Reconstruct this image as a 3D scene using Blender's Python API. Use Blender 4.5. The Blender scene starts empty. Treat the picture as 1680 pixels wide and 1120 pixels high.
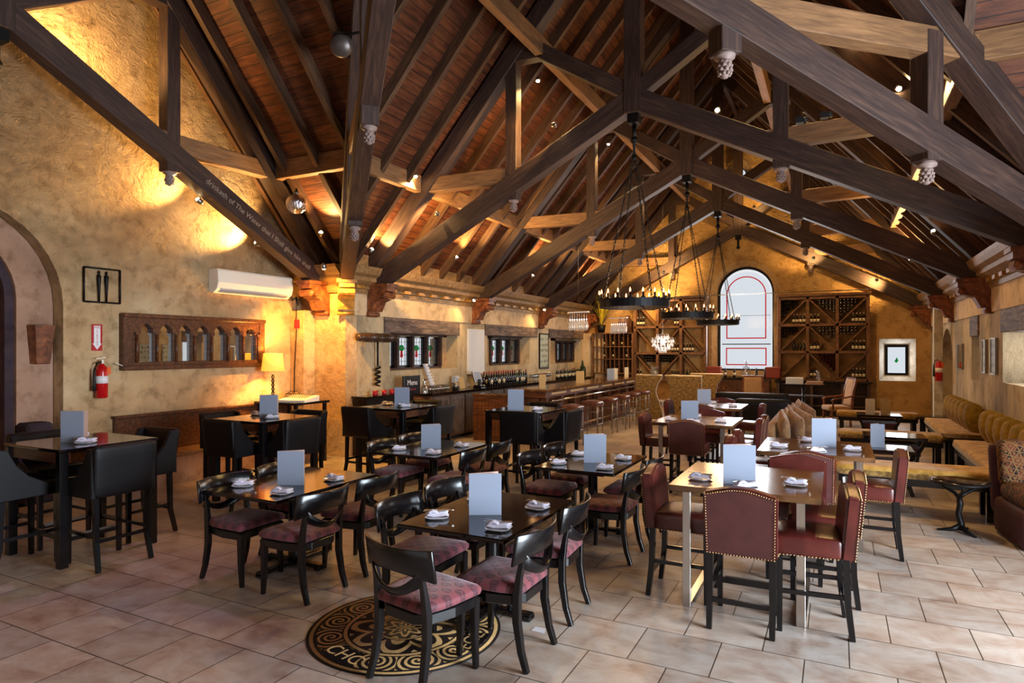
import bpy, bmesh, math, random
from mathutils import Vector as V, Matrix as Mx
random.seed(7)
SC = bpy.context.scene
COL = SC.collection
PI = math.pi
# ---------------------------------------------------------------- camera, sky, big lights, exposure
cam = bpy.data.cameras.new('camera'); camo = bpy.data.objects.new('camera', cam); COL.objects.link(camo)
camo.location = (0, 0, 1.95); camo.rotation_euler = (PI/2, 0, 0.4720)
cam.sensor_width = 36; cam.lens = 1043.7/1680*36; cam.shift_y = 12.8/1680; cam.clip_end = 200
SC.camera = camo
SC.view_settings.view_transform = 'Standard'; SC.view_settings.look = 'None'
SC.view_settings.exposure = 1.0; SC.view_settings.gamma = 1.0; SC.view_settings.use_curve_mapping = False
SC.cycles.use_denoising = True; SC.cycles.max_bounces = 7; SC.cycles.diffuse_bounces = 4; SC.cycles.transparent_max_bounces = 12
SC.cycles.sample_clamp_indirect = 4
W = bpy.data.worlds.new('overcast_sky'); SC.world = W; W.use_nodes = True
W.node_tree.nodes['Background'].inputs[0].default_value = (.95, .97, 1, 1); W.node_tree.nodes['Background'].inputs[1].default_value = .42
def area(name, loc, rot, sx, sy, power, col):
    l = bpy.data.lights.new(name, 'AREA'); l.shape = 'RECTANGLE'; l.size = sx; l.size_y = sy; l.energy = power; l.color = col
    o = bpy.data.objects.new(name, l); o.location = loc; o.rotation_euler = rot; COL.objects.link(o); return o
area('daylight_east_window', (4.52, 3.4, 1.75), (0, PI/2, 0), 2.9, 3.4, 680, (.76, .88, 1))
area('added_south_fill', (-2.77, -3.9, 2.1), (-PI/2, 0, 0), 4.6, 2.8, 330, (.88, .90, 1))  # fill light added behind the camera, set in an unseen south opening
area('daylight_far_arch', (-2.585, 21.2, 2.9), (PI/2, 0, PI), 1.2, 2.6, 90, (.92, .96, 1))
area('daylight_small_window', (1.55, 21.56, 1.65), (PI/2, 0, PI), .5, .8, 5, (.95, .97, 1))
area('daylight_wall_niche', (2.75, 11.4, 1.9), (0, PI/2, 0), .8, 2.2, 12, (.9, .95, 1))
WARM = (1, .62, .22)
def spot(loc, to, power, ang=80, blend=.6, size=.04, col=WARM, name='spot_beam'):
    l = bpy.data.lights.new(name, 'SPOT'); l.energy = power; l.spot_size = math.radians(ang); l.spot_blend = blend; l.shadow_soft_size = size; l.color = col
    o = bpy.data.objects.new(name, l); o.location = loc; o.rotation_euler = (V(to)-V(loc)).to_track_quat('-Z', 'Y').to_euler(); COL.objects.link(o); return o
def point(loc, power, size=.05, col=WARM, name='lamp_glow'):
    l = bpy.data.lights.new(name, 'POINT'); l.energy = power; l.shadow_soft_size = size; l.color = col
    o = bpy.data.objects.new(name, l); o.location = loc; COL.objects.link(o); return o
# ---------------------------------------------------------------- materials
def S(c): # srgb 0-255 -> linear
    return tuple(((x/255)/12.92 if x/255 <= .04045 else ((x/255+.055)/1.055)**2.4) for x in c)+(1,)
class G:
    def __init__(s, name, rough=.5, metal=0, spec=.5):
        s.m = bpy.data.materials.new(name); s.m.use_nodes = True; s.t = s.m.node_tree
        s.b = s.t.nodes['Principled BSDF']; s.b.inputs['Roughness'].default_value = rough
        s.b.inputs['Metallic'].default_value = metal; s.b.inputs['Specular IOR Level'].default_value = spec
    def set(s, inp, v):
        if isinstance(v, bpy.types.NodeSocket): s.t.links.new(v, inp)
        elif isinstance(v, bpy.types.Node): s.t.links.new(v.outputs[0], inp)
        else: inp.default_value = v
    def n(s, typ, ins=None, **props):
        x = s.t.nodes.new('ShaderNode'+typ)
        for k, v in props.items(): setattr(x, k, v)
        for k, v in (ins or {}).items(): s.set(x.inputs[k], v)
        return x
    def obj(s, sc=(1, 1, 1)):
        tc = s.n('TexCoord'); return s.n('Mapping', {0: tc.outputs['Object'], 'Scale': sc})
    def pos(s, sc=(1, 1, 1), loc=(0, 0, 0)):
        g = s.n('NewGeometry'); return s.n('Mapping', {0: g.outputs['Position'], 'Scale': sc, 'Location': loc})
    def noise(s, vec, scale, det=3, rough=.55, dist=0):
        return s.n('TexNoise', {'Vector': vec, 'Scale': scale, 'Detail': det, 'Roughness': rough, 'Distortion': dist})
    def ramp(s, f, stops):
        r = s.n('ValToRGB', {0: f}); e = r.color_ramp.elements
        while len(e) < len(stops): e.new(.5)
        for i, (p, c) in enumerate(stops): e[i].position = p; e[i].color = c if len(c) == 4 else tuple(c)+(1,)
        return r
    def mix(s, f, a, b, mode='MIX'):
        x = s.n('Mix', data_type='RGBA', blend_type=mode); s.set(x.inputs[0], f); s.set(x.inputs[6], a); s.set(x.inputs[7], b); return x.outputs[2]
    def math(s, op, a, b=0, c=None):
        x = s.n('Math', operation=op); s.set(x.inputs[0], a); s.set(x.inputs[1], b)
        if c is not None: s.set(x.inputs[2], c)
        return x.outputs[0]
    def col(s, v): s.set(s.b.inputs['Base Color'], v); return s
    def bump(s, h, st=.5, d=.01):
        x = s.n('Bump', {'Height': h, 'Strength': st, 'Distance': d}); s.set(s.b.inputs['Normal'], x.outputs[0]); return s
def plain(name, c, rough=.5, metal=0, spec=.5, **kw):
    g = G(name, rough, metal, spec); g.col(S(c))
    for k, v in kw.items(): g.b.inputs[k.replace('_', ' ')].default_value = v
    return g.m
def emit(name, c, st):
    g = G(name); g.col((0, 0, 0, 1)); g.b.inputs['Emission Color'].default_value = S(c); g.b.inputs['Emission Strength'].default_value = st; return g.m
def plaster(name, ca, cb, cc, bs=9, bd=.02, st=.7, aniso=(1, 1, 1), up=0):
    g = G(name, .9, 0, .2); p = g.pos(aniso)
    n1 = g.noise(p, .8, 4, .6); n2 = g.noise(p, 5, 5, .65); n3 = g.noise(p, bs, 6, .7, .8)
    r = g.ramp(n1.outputs[0], [(.3, S(ca)), (.52, S(cb)), (.72, S(cc))])
    r2 = g.ramp(n2.outputs[0], [(.32, (.55, .5, .42, 1)), (.5, (1, 1, 1, 1)), (.7, (1.0, 1.0, 1.0, 1))])
    g.col(g.mix(.75, r.outputs[0], r2.outputs[0], 'MULTIPLY'))
    if up: # rougher trowelling higher on the wall
        z = g.n('SeparateXYZ', {0: g.n('NewGeometry').outputs['Position']}).outputs[2]; k = g.n('MapRange', {0: z, 1: 2.4, 2: 4.6, 3: .25, 4: 1.6})
        n4 = g.noise(g.pos((1, 1, 1.3)), 2.6, 8, .68, 1.2); h = g.math('MULTIPLY', g.math('ADD', n3.outputs[0], g.math('MULTIPLY', n4.outputs[0], 1.6)), k.outputs[0]); g.bump(h, 1, up)
    else: g.bump(n3.outputs[0], st, bd)
    return g.m
def wood(name, ca, cb, cc, rough=.5, sc=(1.2, 14, 14), spec=.4, bd=.003):
    g = G(name, rough, 0, spec); p = g.obj(sc)
    n = g.noise(p, 2.2, 5, .6, .6); n2 = g.noise(g.obj(), 1.1, 2)
    r = g.ramp(n.outputs[0], [(.3, S(ca)), (.5, S(cb)), (.72, S(cc))])
    r2 = g.ramp(n2.outputs[0], [(.3, (.75, .72, .7, 1)), (.7, (1.15, 1.1, 1.05, 1))])
    g.col(g.mix(.8, r.outputs[0], r2.outputs[0], 'MULTIPLY')); g.bump(n.outputs[0], .5, bd); return g.m
M = {}
M['plaster'] = plaster('ochre_plaster', (176, 138, 98), (202, 166, 122), (222, 192, 150), 7, .035, .8, up=.12)
M['plaster_rough'] = plaster('rough_ochre_plaster', (150, 100, 42), (206, 156, 76), (232, 192, 116), 4.5, .12, 1)
M['plaster_far'] = plaster('far_wall_plaster', (176, 134, 82), (198, 154, 98), (216, 178, 122), 6, .04, .8, up=.1)
M['plaster_bar'] = plaster('pale_stone_plaster', (146, 132, 112), (200, 176, 140), (222, 202, 168), 26, .03, .9, (1, 1, .55))
M['plaster_frieze'] = plaster('smooth_frieze_plaster', (186, 160, 132), (208, 178, 140), (222, 196, 158), 5, .006, .5)
M['plaster_pink'] = plaster('rose_plaster_reveal', (142, 106, 84), (172, 132, 108), (192, 156, 134), 14, .012, .6)
M['stone'] = plaster('dark_arch_stone', (44, 34, 40), (66, 52, 58), (92, 74, 74), 8, .03, .9)
M['beam'] = wood('aged_oak_beam', (40, 27, 24), (58, 40, 34), (82, 59, 47), .62)
M['beam2'] = wood('pale_oak_beam', (96, 68, 46), (122, 88, 58), (146, 108, 72), .6)
M['lintel'] = wood('grey_oak_lintel', (52, 42, 40), (92, 76, 70), (134, 112, 98), .7, (1.5, 9, 9), .3, .01)
M['rafter'] = wood('rafter_wood', (54, 36, 24), (78, 52, 34), (102, 72, 46), .65)
M['walnut'] = wood('walnut_panelling', (46, 24, 14), (84, 48, 28), (118, 72, 42), .38, (1, 12, 12))
M['rackwood'] = wood('rack_oak', (70, 44, 28), (108, 72, 46), (138, 98, 64), .55, (3, 10, 10))
M['carved'] = wood('carved_corbel_wood', (74, 38, 20), (122, 68, 38), (160, 100, 58), .45, (4, 4, 4))
M['gilt'] = wood('gilt_corbel_wood', (128, 84, 30), (172, 122, 50), (210, 160, 84), .4, (4, 4, 4))
M['cornice'] = wood('painted_cornice', (112, 84, 54), (140, 108, 70), (164, 132, 90), .5, (1, 6, 6), .3, .001)
M['espresso'] = wood('espresso_top', (12, 9, 10), (20, 15, 16), (30, 22, 20), .09, (1, 10, 10), .6, .0003)
M['lacquer'] = plain('black_lacquer', (13, 11, 13), .22, 0, .5)
M['glossbrown'] = wood('brown_gloss_top', (56, 36, 22), (96, 64, 38), (126, 88, 54), .16, (2, 14, 2), .6, .0004)
def leather(name, c, rough, c2=None):
    g = G(name, rough, 0, .55); p = g.obj(); v = g.n('TexVoronoi', {'Vector': p, 'Scale': 160}); n = g.noise(p, 7, 3)
    g.col(g.ramp(n.outputs[0], [(.35, S(c)), (.68, S(c2 or c))]).outputs[0]); g.bump(v.outputs[0], .12, .002); return g.m
M['blackleather'] = leather('black_leather', (9, 6, 8), .5, (14, 9, 11))
M['blackleather'].node_tree.nodes['Principled BSDF'].inputs['Specular IOR Level'].default_value = .22
M['redleather'] = leather('burgundy_leather', (70, 22, 18), .34, (92, 34, 27))
M['redcloth'] = leather('burgundy_back_leather', (76, 34, 32), .6, (88, 42, 38))
M['brownleather'] = leather('brown_leather', (74, 38, 26), .35, (104, 58, 40))
def cloth(name, c, c2, sc=30, rough=.85, sheen=.4):
    g = G(name, rough, 0, .2); n = g.noise(g.obj(), sc, 3, .6)
    g.col(g.ramp(n.outputs[0], [(.35, S(c)), (.65, S(c2))]).outputs[0]); g.bump(n.outputs[0], .3, .004)
    g.b.inputs['Sheen Weight'].default_value = sheen; return g.m
M['velvet'] = cloth('olive_gold_velvet', (120, 92, 14), (160, 124, 34), 12, .85, .1)
M['tanvelvet'] = cloth('tan_velvet_seat', (160, 116, 46), (206, 160, 82), 7, .85, .15)
M['gaufrage'] = cloth('patterned_gold_velvet', (94, 66, 26), (176, 138, 78), 22)
M['suede'] = cloth('brown_suede', (116, 80, 48), (158, 116, 76), 9)
M['tancloth'] = cloth('tan_upholstery', (158, 116, 74), (182, 140, 96), 40)
M['chrome'] = plain('brushed_chrome', (196, 190, 184), .22, 1)
M['steel'] = plain('satin_steel', (150, 142, 136), .35, 1)
M['brass'] = plain('antique_brass', (186, 150, 104), .3, 1)
M['iron'] = plain('black_iron', (20, 17, 18), .5, .6)
M['mirror'] = plain('mirror_silver', (225, 225, 222), .02, 1)
M['white'] = plain('white_china', (225, 222, 228), .2)
M['napkin'] = cloth('white_linen', (205, 200, 218), (225, 220, 232), 30, .8, .2)
M['menu'] = plain('pale_menu_card', (142, 150, 168), .55)
M['menu_in'] = plain('menu_inside_page', (186, 150, 132), .6)
M['kraft'] = plain('kraft_card', (196, 158, 98), .7)
M['ivory'] = plain('ivory_candle', (226, 206, 170), .5)
M['acwhite'] = plain('warm_white_plastic', (232, 222, 206), .4)
M['scriptpaint'] = plain('faded_script_paint', (150, 130, 112), .7)
M['grille'] = plain('dark_vent', (120, 100, 76), .6)
M['red'] = plain('extinguisher_red', (186, 16, 20), .25)
M['signred'] = plain('sign_red', (176, 18, 30), .4)
M['signwhite'] = plain('sign_white', (232, 226, 226), .4)
M['orange'] = plain('orange_tag', (222, 96, 24), .5)
M['pewter'] = plain('grey_pewter', (90, 80, 76), .4, .6)
M['glassdark'] = plain('dark_bottle_glass', (16, 12, 12), .08, 0, .7)
M['glassgreen'] = plain('green_bottle_glass', (24, 48, 22), .08, 0, .7)
M['label'] = plain('cream_label', (206, 192, 164), .6)
M['foilred'] = plain('red_foil', (140, 20, 34), .3, .3)
M['foilsilver'] = plain('pale_foil', (190, 176, 170), .3, .4)
M['rubber'] = plain('black_rubber', (16, 14, 15), .6)
M['canvas'] = plain('white_canvas', (206, 206, 210), .7)
M['leaf'] = cloth('yellow_green_leaf', (110, 104, 22), (172, 148, 44), 6, .5, 0)
M['redbox'] = plain('red_leather_box', (130, 44, 22), .5)
M['purple'] = plain('plum_base_cloth', (66, 22, 26), .7)
g = G('clear_glass', .03, 0, .5); g.col((.95, .97, 1, 1)); g.b.inputs['Transmission Weight'].default_value = 1; g.b.inputs['IOR'].default_value = 1.2; M['glass'] = g.m
# thin clear glassware: mostly see-through with glossy highlights
g = G('glassware'); gl = g.n('BsdfGlossy', {'Roughness': .05}); tr = g.n('BsdfTransparent', {0: (.9, .92, .95, 1)}); mx = g.n('MixShader', {0: .38}); g.set(mx.inputs[1], tr.outputs[0]); g.set(mx.inputs[2], gl.outputs[0])
g.set(g.t.nodes['Material Output'].inputs[0], mx.outputs[0]); M['glassware'] = g.m
g = G('cut_crystal', .1); df = g.n('BsdfDiffuse', {0: (.95, .93, .95, 1)}); gl = g.n('BsdfGlossy', {'Roughness': .08}); tr = g.n('BsdfTransparent'); m1 = g.n('MixShader', {0: .5}); m2 = g.n('MixShader', {0: .6}); g.set(m1.inputs[1], df.outputs[0]); g.set(m1.inputs[2], gl.outputs[0]); g.set(m2.inputs[1], tr.outputs[0]); g.set(m2.inputs[2], m1.outputs[0]); g.set(g.t.nodes['Material Output'].inputs[0], m2.outputs[0]); M['crystal'] = g.m
M['flame'] = emit('candle_bulb_glow', (255, 150, 90), 5); M['bulb'] = emit('halogen_bulb', (255, 220, 160), 60); M['crystal_glow'] = emit('crystal_lamp_core', (255, 235, 225), 3)
# pane: translucent daylight glass showing the sky behind
def pane(name, tint, pattern=None):
    g = G(name); tr = g.n('BsdfTransparent', {0: tint}); gl = g.n('BsdfGlossy', {'Roughness': .1}); mx = g.n('MixShader', {0: .003}); g.set(mx.inputs[1], tr.outputs[0]); g.set(mx.inputs[2], gl.outputs[0])
    g.set(g.t.nodes['Material Output'].inputs[0], mx.outputs[0]); return g.m
M['pane'] = pane('leaded_clear_pane', (.93, .95, .97, 1)); M['pane_red'] = pane('red_border_pane', (.85, .05, .06, 1)); M['pane_green'] = pane('green_pane', (.05, .5, .2, 1))
# shade
g = G('lit_linen_shade', .8); g.col(S((240, 190, 110))); g.b.inputs['Emission Color'].default_value = S((255, 160, 44)); g.b.inputs['Emission Strength'].default_value = .75; M['shade'] = g.m
# floor tiles
g = G('limestone_tiles', .34, 0, .45)
p = g.pos((1, 1, 1), (-.07, -3.90, 0))
br = g.n('TexBrick', {'Vector': p, 'Scale': 1.0, 'Mortar Size': .0045, 'Mortar Smooth': .15, 'Bias': 0, 'Brick Width': .5, 'Row Height': .5, 'Color1': (.8, .8, .8, 1), 'Color2': (1.08, 1.04, 1, 1), 'Mortar': (.16, .13, .11, 1)}, offset=.5, offset_frequency=2, squash=1)
n1 = g.noise(g.pos((1, 1.6, 1)), 2.4, 5, .62, .8); n2 = g.noise(g.pos(), 11, 4, .6)
c = g.ramp(n1.outputs[0], [(.28, S((150, 124, 108))), (.42, S((176, 156, 142))), (.58, S((190, 178, 168))), (.8, S((202, 194, 186)))])
c2 = g.ramp(n2.outputs[0], [(.3, (.84, .8, .77, 1)), (.6, (1, 1, 1, 1))])
cc = g.mix(.8, c.outputs[0], c2.outputs[0], 'MULTIPLY'); g.col(g.mix(1, cc, br.outputs[0], 'MULTIPLY'))
g.set(g.b.inputs['Roughness'], g.ramp(n2.outputs[0], [(.3, (.28,)*3), (.7, (.42,)*3)]).outputs[0])
g.bump(g.math('MULTIPLY', br.outputs[1], -1), .6, .003); M['tiles'] = g.m
# roof boards: local x along the ridge, y up the slope
g = G('red_brown_roof_boards', .6, 0, .3); tc = g.n('TexCoord'); sp = g.n('SeparateXYZ', {0: tc.outputs['Object']})
row = g.math('FLOOR', g.math('DIVIDE', sp.outputs[1], .15)); fr = g.math('FRACT', g.math('DIVIDE', sp.outputs[1], .15))
wn = g.n('TexWhiteNoise', {'W': row}, noise_dimensions='1D'); edge = g.math('LESS_THAN', fr, .07)
gn = g.noise(g.obj((1.3, 9, 1)), 2, 4, .6, .5)
c = g.ramp(gn.outputs[0], [(.3, S((60, 30, 17))), (.5, S((90, 48, 27))), (.75, S((116, 68, 38)))])
c2 = g.ramp(wn.outputs[0], [(0, (.72, .66, .62, 1)), (1, (1.1, 1.05, 1, 1))])
g.col(g.mix(edge, g.mix(1, c.outputs[0], c2.outputs[0], 'MULTIPLY'), (.012, .006, .004, 1))); g.bump(g.math('MULTIPLY', edge, -1), .8, .01); M['boards'] = g.m
# dotted seat fabric: staggered round medallions on rose velvet
g = G('rose_medallion_velvet', .62, 0, .3); tc = g.n('TexCoord'); mp = g.n('Mapping', {0: tc.outputs['Object'], 'Rotation': (0, 0, PI/4), 'Scale': (12.8, 12.8, 0)})
fx = g.n('VectorMath', {0: mp}, operation='FRACTION'); sb = g.n('VectorMath', {0: fx.outputs[0], 1: (.5, .5, 0)}, operation='SUBTRACT'); ln = g.n('VectorMath', {0: sb.outputs[0]}, operation='LENGTH')
disc = g.ramp(ln.outputs[1], [(.36, (1, 1, 1)), (.41, (0, 0, 0))]); nn = g.noise(g.obj(), 60, 3)
c = g.mix(disc.outputs[0], S((116, 54, 60)), g.ramp(nn.outputs[0], [(.35, S((60, 24, 32))), (.65, S((100, 50, 58)))]).outputs[0])
g.col(c); g.bump(disc.outputs[0], .4, .004); g.b.inputs['Sheen Weight'].default_value = .35; g.b.inputs['Sheen Tint'].default_value = (1, .8, .82, 1); M['dots'] = g.m
# kilim fabric
g = G('kilim_upholstery', .85, 0, .2); mp = g.n('Mapping', {0: g.n('TexCoord').outputs['Object'], 'Rotation': (0.3, 0.2, PI/4), 'Scale': (9, 9, 9)})
ch = g.n('TexChecker', {0: mp, 'Scale': 1, 'Color1': S((98, 48, 30)), 'Color2': S((36, 24, 24))}); v = g.n('TexVoronoi', {'Vector': mp, 'Scale': 2, 'Randomness': 0}, distance='CHEBYCHEV')
g.col(g.mix(g.ramp(v.outputs[0], [(.2, (1, 1, 1)), (.24, (0, 0, 0)), (.4, (0, 0, 0)), (.44, (1, 1, 1))]).outputs[0], ch.outputs[0], S((112, 82, 48)))); M['kilim'] = g.m
# booth fabric
M['booth'] = cloth('mottled_bronze_velvet', (96, 68, 30), (150, 116, 62), 16)
# ---------------------------------------------------------------- mesh helpers
class MB:
    def __init__(s): s.v = []; s.f = []; s.sm = []; s.mi = []; s.k = 0
    def add(s, vs, fs, smooth=False, X=None):
        b = len(s.v); s.v += [tuple(X @ V(p)) if X else tuple(p) for p in vs]
        for f in fs: s.f.append([i+b for i in f]); s.sm.append(smooth); s.mi.append(s.k)
        return s
    def box(s, x0, y0, z0, x1, y1, z1, X=None):
        vs = [(x, y, z) for z in (z0, z1) for y in (y0, y1) for x in (x0, x1)]
        return s.add(vs, [(0, 2, 3, 1), (4, 5, 7, 6), (0, 1, 5, 4), (2, 6, 7, 3), (0, 4, 6, 2), (1, 3, 7, 5)], False, X)
    def cb(s, c, d, X=None): return s.box(c[0]-d[0]/2, c[1]-d[1]/2, c[2]-d[2]/2, c[0]+d[0]/2, c[1]+d[1]/2, c[2]+d[2]/2, X)
    def tube(s, pts, r, n=8, X=None, closed=False):
        pts = [V(p) for p in pts]; m = len(pts); rs = r if isinstance(r, (list, tuple)) else [r]*m; vs = []
        for i, p in enumerate(pts):
            a = pts[i-1] if i or closed else p; b = pts[(i+1) % m] if i < m-1 or closed else p; d = (b-a).normalized()
            u = d.cross(V((0, 0, 1))) if abs(d.z) < .95 else d.cross(V((1, 0, 0))); u.normalize(); w = d.cross(u)
            vs += [p+(u*math.cos(2*PI*k/n)+w*math.sin(2*PI*k/n))*rs[i] for k in range(n)]
        fs = [(i*n+k, i*n+(k+1) % n, (i+1) % m*n+(k+1) % n, (i+1) % m*n+k) for i in range(m if closed else m-1) for k in range(n)]
        if not closed: fs += [tuple(range(n))[::-1], tuple((m-1)*n+k for k in range(n))]
        return s.add(vs, fs, True, X)
    def sweep(s, pts, w, h, X=None, side=(1, 0, 0)): # rectangular section; side = direction of width w
        pts = [V(p) for p in pts]; m = len(pts); ws = w if isinstance(w, (list, tuple)) else [w]*m; hs = h if isinstance(h, (list, tuple)) else [h]*m; vs = []; sd = V(side).normalized()
        for i, p in enumerate(pts):
            d = (pts[min(i+1, m-1)]-pts[max(i-1, 0)]).normalized(); t = d.cross(sd).normalized()
            for a, b in ((-1, -1), (1, -1), (1, 1), (-1, 1)): vs.append(p+sd*a*ws[i]/2+t*b*hs[i]/2)
        fs = [(i*4+k, i*4+(k+1) % 4, i*4+4+(k+1) % 4, i*4+4+k) for i in range(m-1) for k in range(4)]+[(3, 2, 1, 0), tuple((m-1)*4+k for k in range(4))]
        return s.add(vs, fs, False, X)
    def lathe(s, prof, n=16, c=(0, 0, 0), X=None, smooth=True):
        vs = [(c[0]+r*math.cos(2*PI*k/n), c[1]+r*math.sin(2*PI*k/n), c[2]+z) for r, z in prof for k in range(n)]; m = len(prof)
        fs = [(i*n+k, i*n+(k+1) % n, (i+1)*n+(k+1) % n, (i+1)*n+k) for i in range(m-1) for k in range(n)]
        if prof[0][0] > 1e-4: fs.append(tuple(range(n))[::-1])
        if prof[-1][0] > 1e-4: fs.append(tuple((m-1)*n+k for k in range(n)))
        return s.add(vs, fs, smooth, X)
    def ball(s, c, r, n=8, X=None):
        rr = r if isinstance(r, (list, tuple)) else (r, r, r); m = max(4, n//2); vs = [(c[0], c[1], c[2]-rr[2])]
        for i in range(1, m):
            t = PI*i/m; vs += [(c[0]+rr[0]*math.sin(t)*math.cos(2*PI*k/n), c[1]+rr[1]*math.sin(t)*math.sin(2*PI*k/n), c[2]-rr[2]*math.cos(t)) for k in range(n)]
        vs.append((c[0], c[1], c[2]+rr[2])); e = len(vs)-1
        fs = [(0, 1+(k+1) % n, 1+k) for k in range(n)]+[(1+i*n+k, 1+i*n+(k+1) % n, 1+(i+1)*n+(k+1) % n, 1+(i+1)*n+k) for i in range(m-2) for k in range(n)]+[(e, 1+(m-2)*n+k, 1+(m-2)*n+(k+1) % n) for k in range(n)]
        return s.add(vs, fs, True, X)
    def rbox(s, c, d, r, n=6, fn=None, X=None): # rounded, smooth-shaded box; fn deforms local points
        for ax in range(3):
            for sg in (-1, 1):
                vs = []
                for i in range(n+1):
                    for j in range(n+1):
                        def warp(t): # more points near edges
                            t = t*2-1; return math.copysign(1-(1-abs(t))**1.6, t)
                        a, b = warp(i/n), warp(j/n); q = [0, 0, 0]; q[ax] = sg; q[(ax+1) % 3] = a; q[(ax+2) % 3] = b
                        p = V([q[k]*d[k]/2 for k in range(3)]); inn = V([max(-(d[k]/2-r), min(d[k]/2-r, p[k])) for k in range(3)]); dv = p-inn
                        if dv.length > 1e-9: p = inn+dv.normalized()*r
                        if fn: p = V(fn(p))
                        vs.append(p+V(c))
                fs = [(i*(n+1)+j, (i+1)*(n+1)+j, (i+1)*(n+1)+j+1, i*(n+1)+j+1) for i in range(n) for j in range(n)]
                if sg < 0: fs = [f[::-1] for f in fs]
                s.add(vs, fs, True, X)
        return s
    def prism(s, poly, a, b, X=None, smooth=False): # polygon in xy extruded a..b in z
        n = len(poly); vs = [(x, y, a) for x, y in poly]+[(x, y, b) for x, y in poly]
        s.add(vs, [tuple(range(n))[::-1], tuple(range(n, 2*n))], False, X)
        return s.add(vs, [(k, (k+1) % n, n+(k+1) % n, n+k) for k in range(n)], smooth, X)
    def build(s, name, mats, parent=None, bevel=0, seg=1, X=None):
        me = bpy.data.meshes.new(name); me.from_pydata([tuple(X @ V(v)) for v in s.v] if X else s.v, [], s.f)
        mats = mats if isinstance(mats, (list, tuple)) else [mats]
        for m in mats: me.materials.append(M[m] if isinstance(m, str) else m)
        me.polygons.foreach_set('use_smooth', s.sm); me.polygons.foreach_set('material_index', s.mi)
        bm = bmesh.new(); bm.from_mesh(me)
        bmesh.ops.remove_doubles(bm, verts=bm.verts, dist=1e-5); bmesh.ops.recalc_face_normals(bm, faces=bm.faces)
        if bevel:
            es = [e for e in bm.edges if len(e.link_faces) == 2 and e.calc_face_angle(0) > .6]
            bmesh.ops.bevel(bm, geom=es, offset=bevel, segments=seg, affect='EDGES', clamp_overlap=True)
        bm.to_mesh(me); bm.free(); me.update()
        o = bpy.data.objects.new(name, me); COL.objects.link(o)
        if parent: o.parent = parent
        return o
def RX(a): return Mx.Rotation(a, 4, 'X')
def RY(a): return Mx.Rotation(a, 4, 'Y')
def RZ(a): return Mx.Rotation(a, 4, 'Z')
def TR(*p): return Mx.Translation(V(p))
def tag(o, label, cat, group=None, kind=None):
    if label: o['label'] = label
    if cat: o['category'] = cat
    if group: o['group'] = group
    if kind: o['kind'] = kind
    return o
def thing(name, label, cat, loc=(0, 0, 0), rz=0, group=None):
    o = bpy.data.objects.new(name, None); COL.objects.link(o); o.location = loc; o.rotation_euler = (0, 0, rz); o.empty_display_size = .1
    return tag(o, label, cat, group)
def part(name, mat, parent, fn, bevel=0, label=None, **k):
    b = MB(); fn(b); o = b.build(name, mat, parent, bevel, **k)
    if label: o['label'] = label
    return o
def one(name, mat, fn, label, cat, loc=(0, 0, 0), rz=0, group=None, bevel=0):
    b = MB(); fn(b); o = b.build(name, mat, None, bevel); o.location = loc; o.rotation_euler = (0, 0, rz); return tag(o, label, cat, group)
def struct(name, mat, fn, bevel=0, label=None):
    b = MB(); fn(b); o = b.build(name, mat, None, bevel); o['kind'] = 'structure'
    if label: o['label'] = label
    return o
def dup(o, loc=None, rz=None, label=None, group=None, parent=None, keep=True):
    c = o.copy(); COL.objects.link(c)
    if parent: c.parent = parent
    for ch in list(o.children): dup(ch, parent=c)
    if loc is not None: c.location = loc
    if rz is not None: c.rotation_euler = (0, 0, rz)
    if label: c['label'] = label
    if group: c['group'] = group
    return c
class Proto: # first placement uses the prototype itself, later ones copy it
    def __init__(s, o): s.o = o; s.used = False
    def put(s, loc, rz, label, group=None, rot=None):
        o = s.o if not s.used else dup(s.o); s.used = True; o.location = loc; o.rotation_euler = rot or (0, 0, rz); o['label'] = label
        if group: o['group'] = group
        return o
def beam(name, p0, p1, w, h, mat, parent=None, up=(0, 0, 1), bevel=.008): # timber with its own long axis
    p0, p1 = V(p0), V(p1); d = p1-p0; L = d.length; x = d.normalized(); up = (0, 1, 0) if abs(x.z) > .99 and tuple(up) == (0, 0, 1) else up; y = V(up).cross(x).normalized(); z = x.cross(y)
    b = MB(); b.box(0, -w/2, -h/2, L, w/2, h/2); o = b.build(name, mat, parent, bevel)
    R = Mx((x, y, z)).transposed().to_4x4(); o.matrix_basis = TR(*(p0-(parent.location if parent else V((0, 0, 0))))) @ R
    return o
def wallpoly(name, outer, holes, X, th, mat): # outline with holes filled, given thickness th along local z
    bm = bmesh.new(); es = []
    for loop in [outer]+holes:
        vs = [bm.verts.new((x, y, 0)) for x, y in loop]; es += [bm.edges.new((vs[i], vs[(i+1) % len(vs)])) for i in range(len(vs))]
    bmesh.ops.triangle_fill(bm, edges=es, use_beauty=True)
    r = bmesh.ops.extrude_face_region(bm, geom=bm.faces[:]); bmesh.ops.translate(bm, verts=[v for v in r['geom'] if isinstance(v, bmesh.types.BMVert)], vec=(0, 0, th))
    bmesh.ops.recalc_face_normals(bm, faces=bm.faces); bmesh.ops.transform(bm, matrix=X, verts=bm.verts)
    me = bpy.data.meshes.new(name); bm.to_mesh(me); bm.free(); me.materials.append(M[mat])
    o = bpy.data.objects.new(name, me); COL.objects.link(o); o['kind'] = 'structure'; return o
def rect(x0, y0, x1, y1): return [(x0, y0), (x1, y0), (x1, y1), (x0, y1)]
def arch(x0, x1, y0, ys, n=18): # rectangle with a half-round head springing at ys
    c, r = (x0+x1)/2, (x1-x0)/2; return [(x0, y0), (x1, y0)]+[(c+r*math.cos(PI*k/n), ys+r*math.sin(PI*k/n)) for k in range(n+1)]
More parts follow.
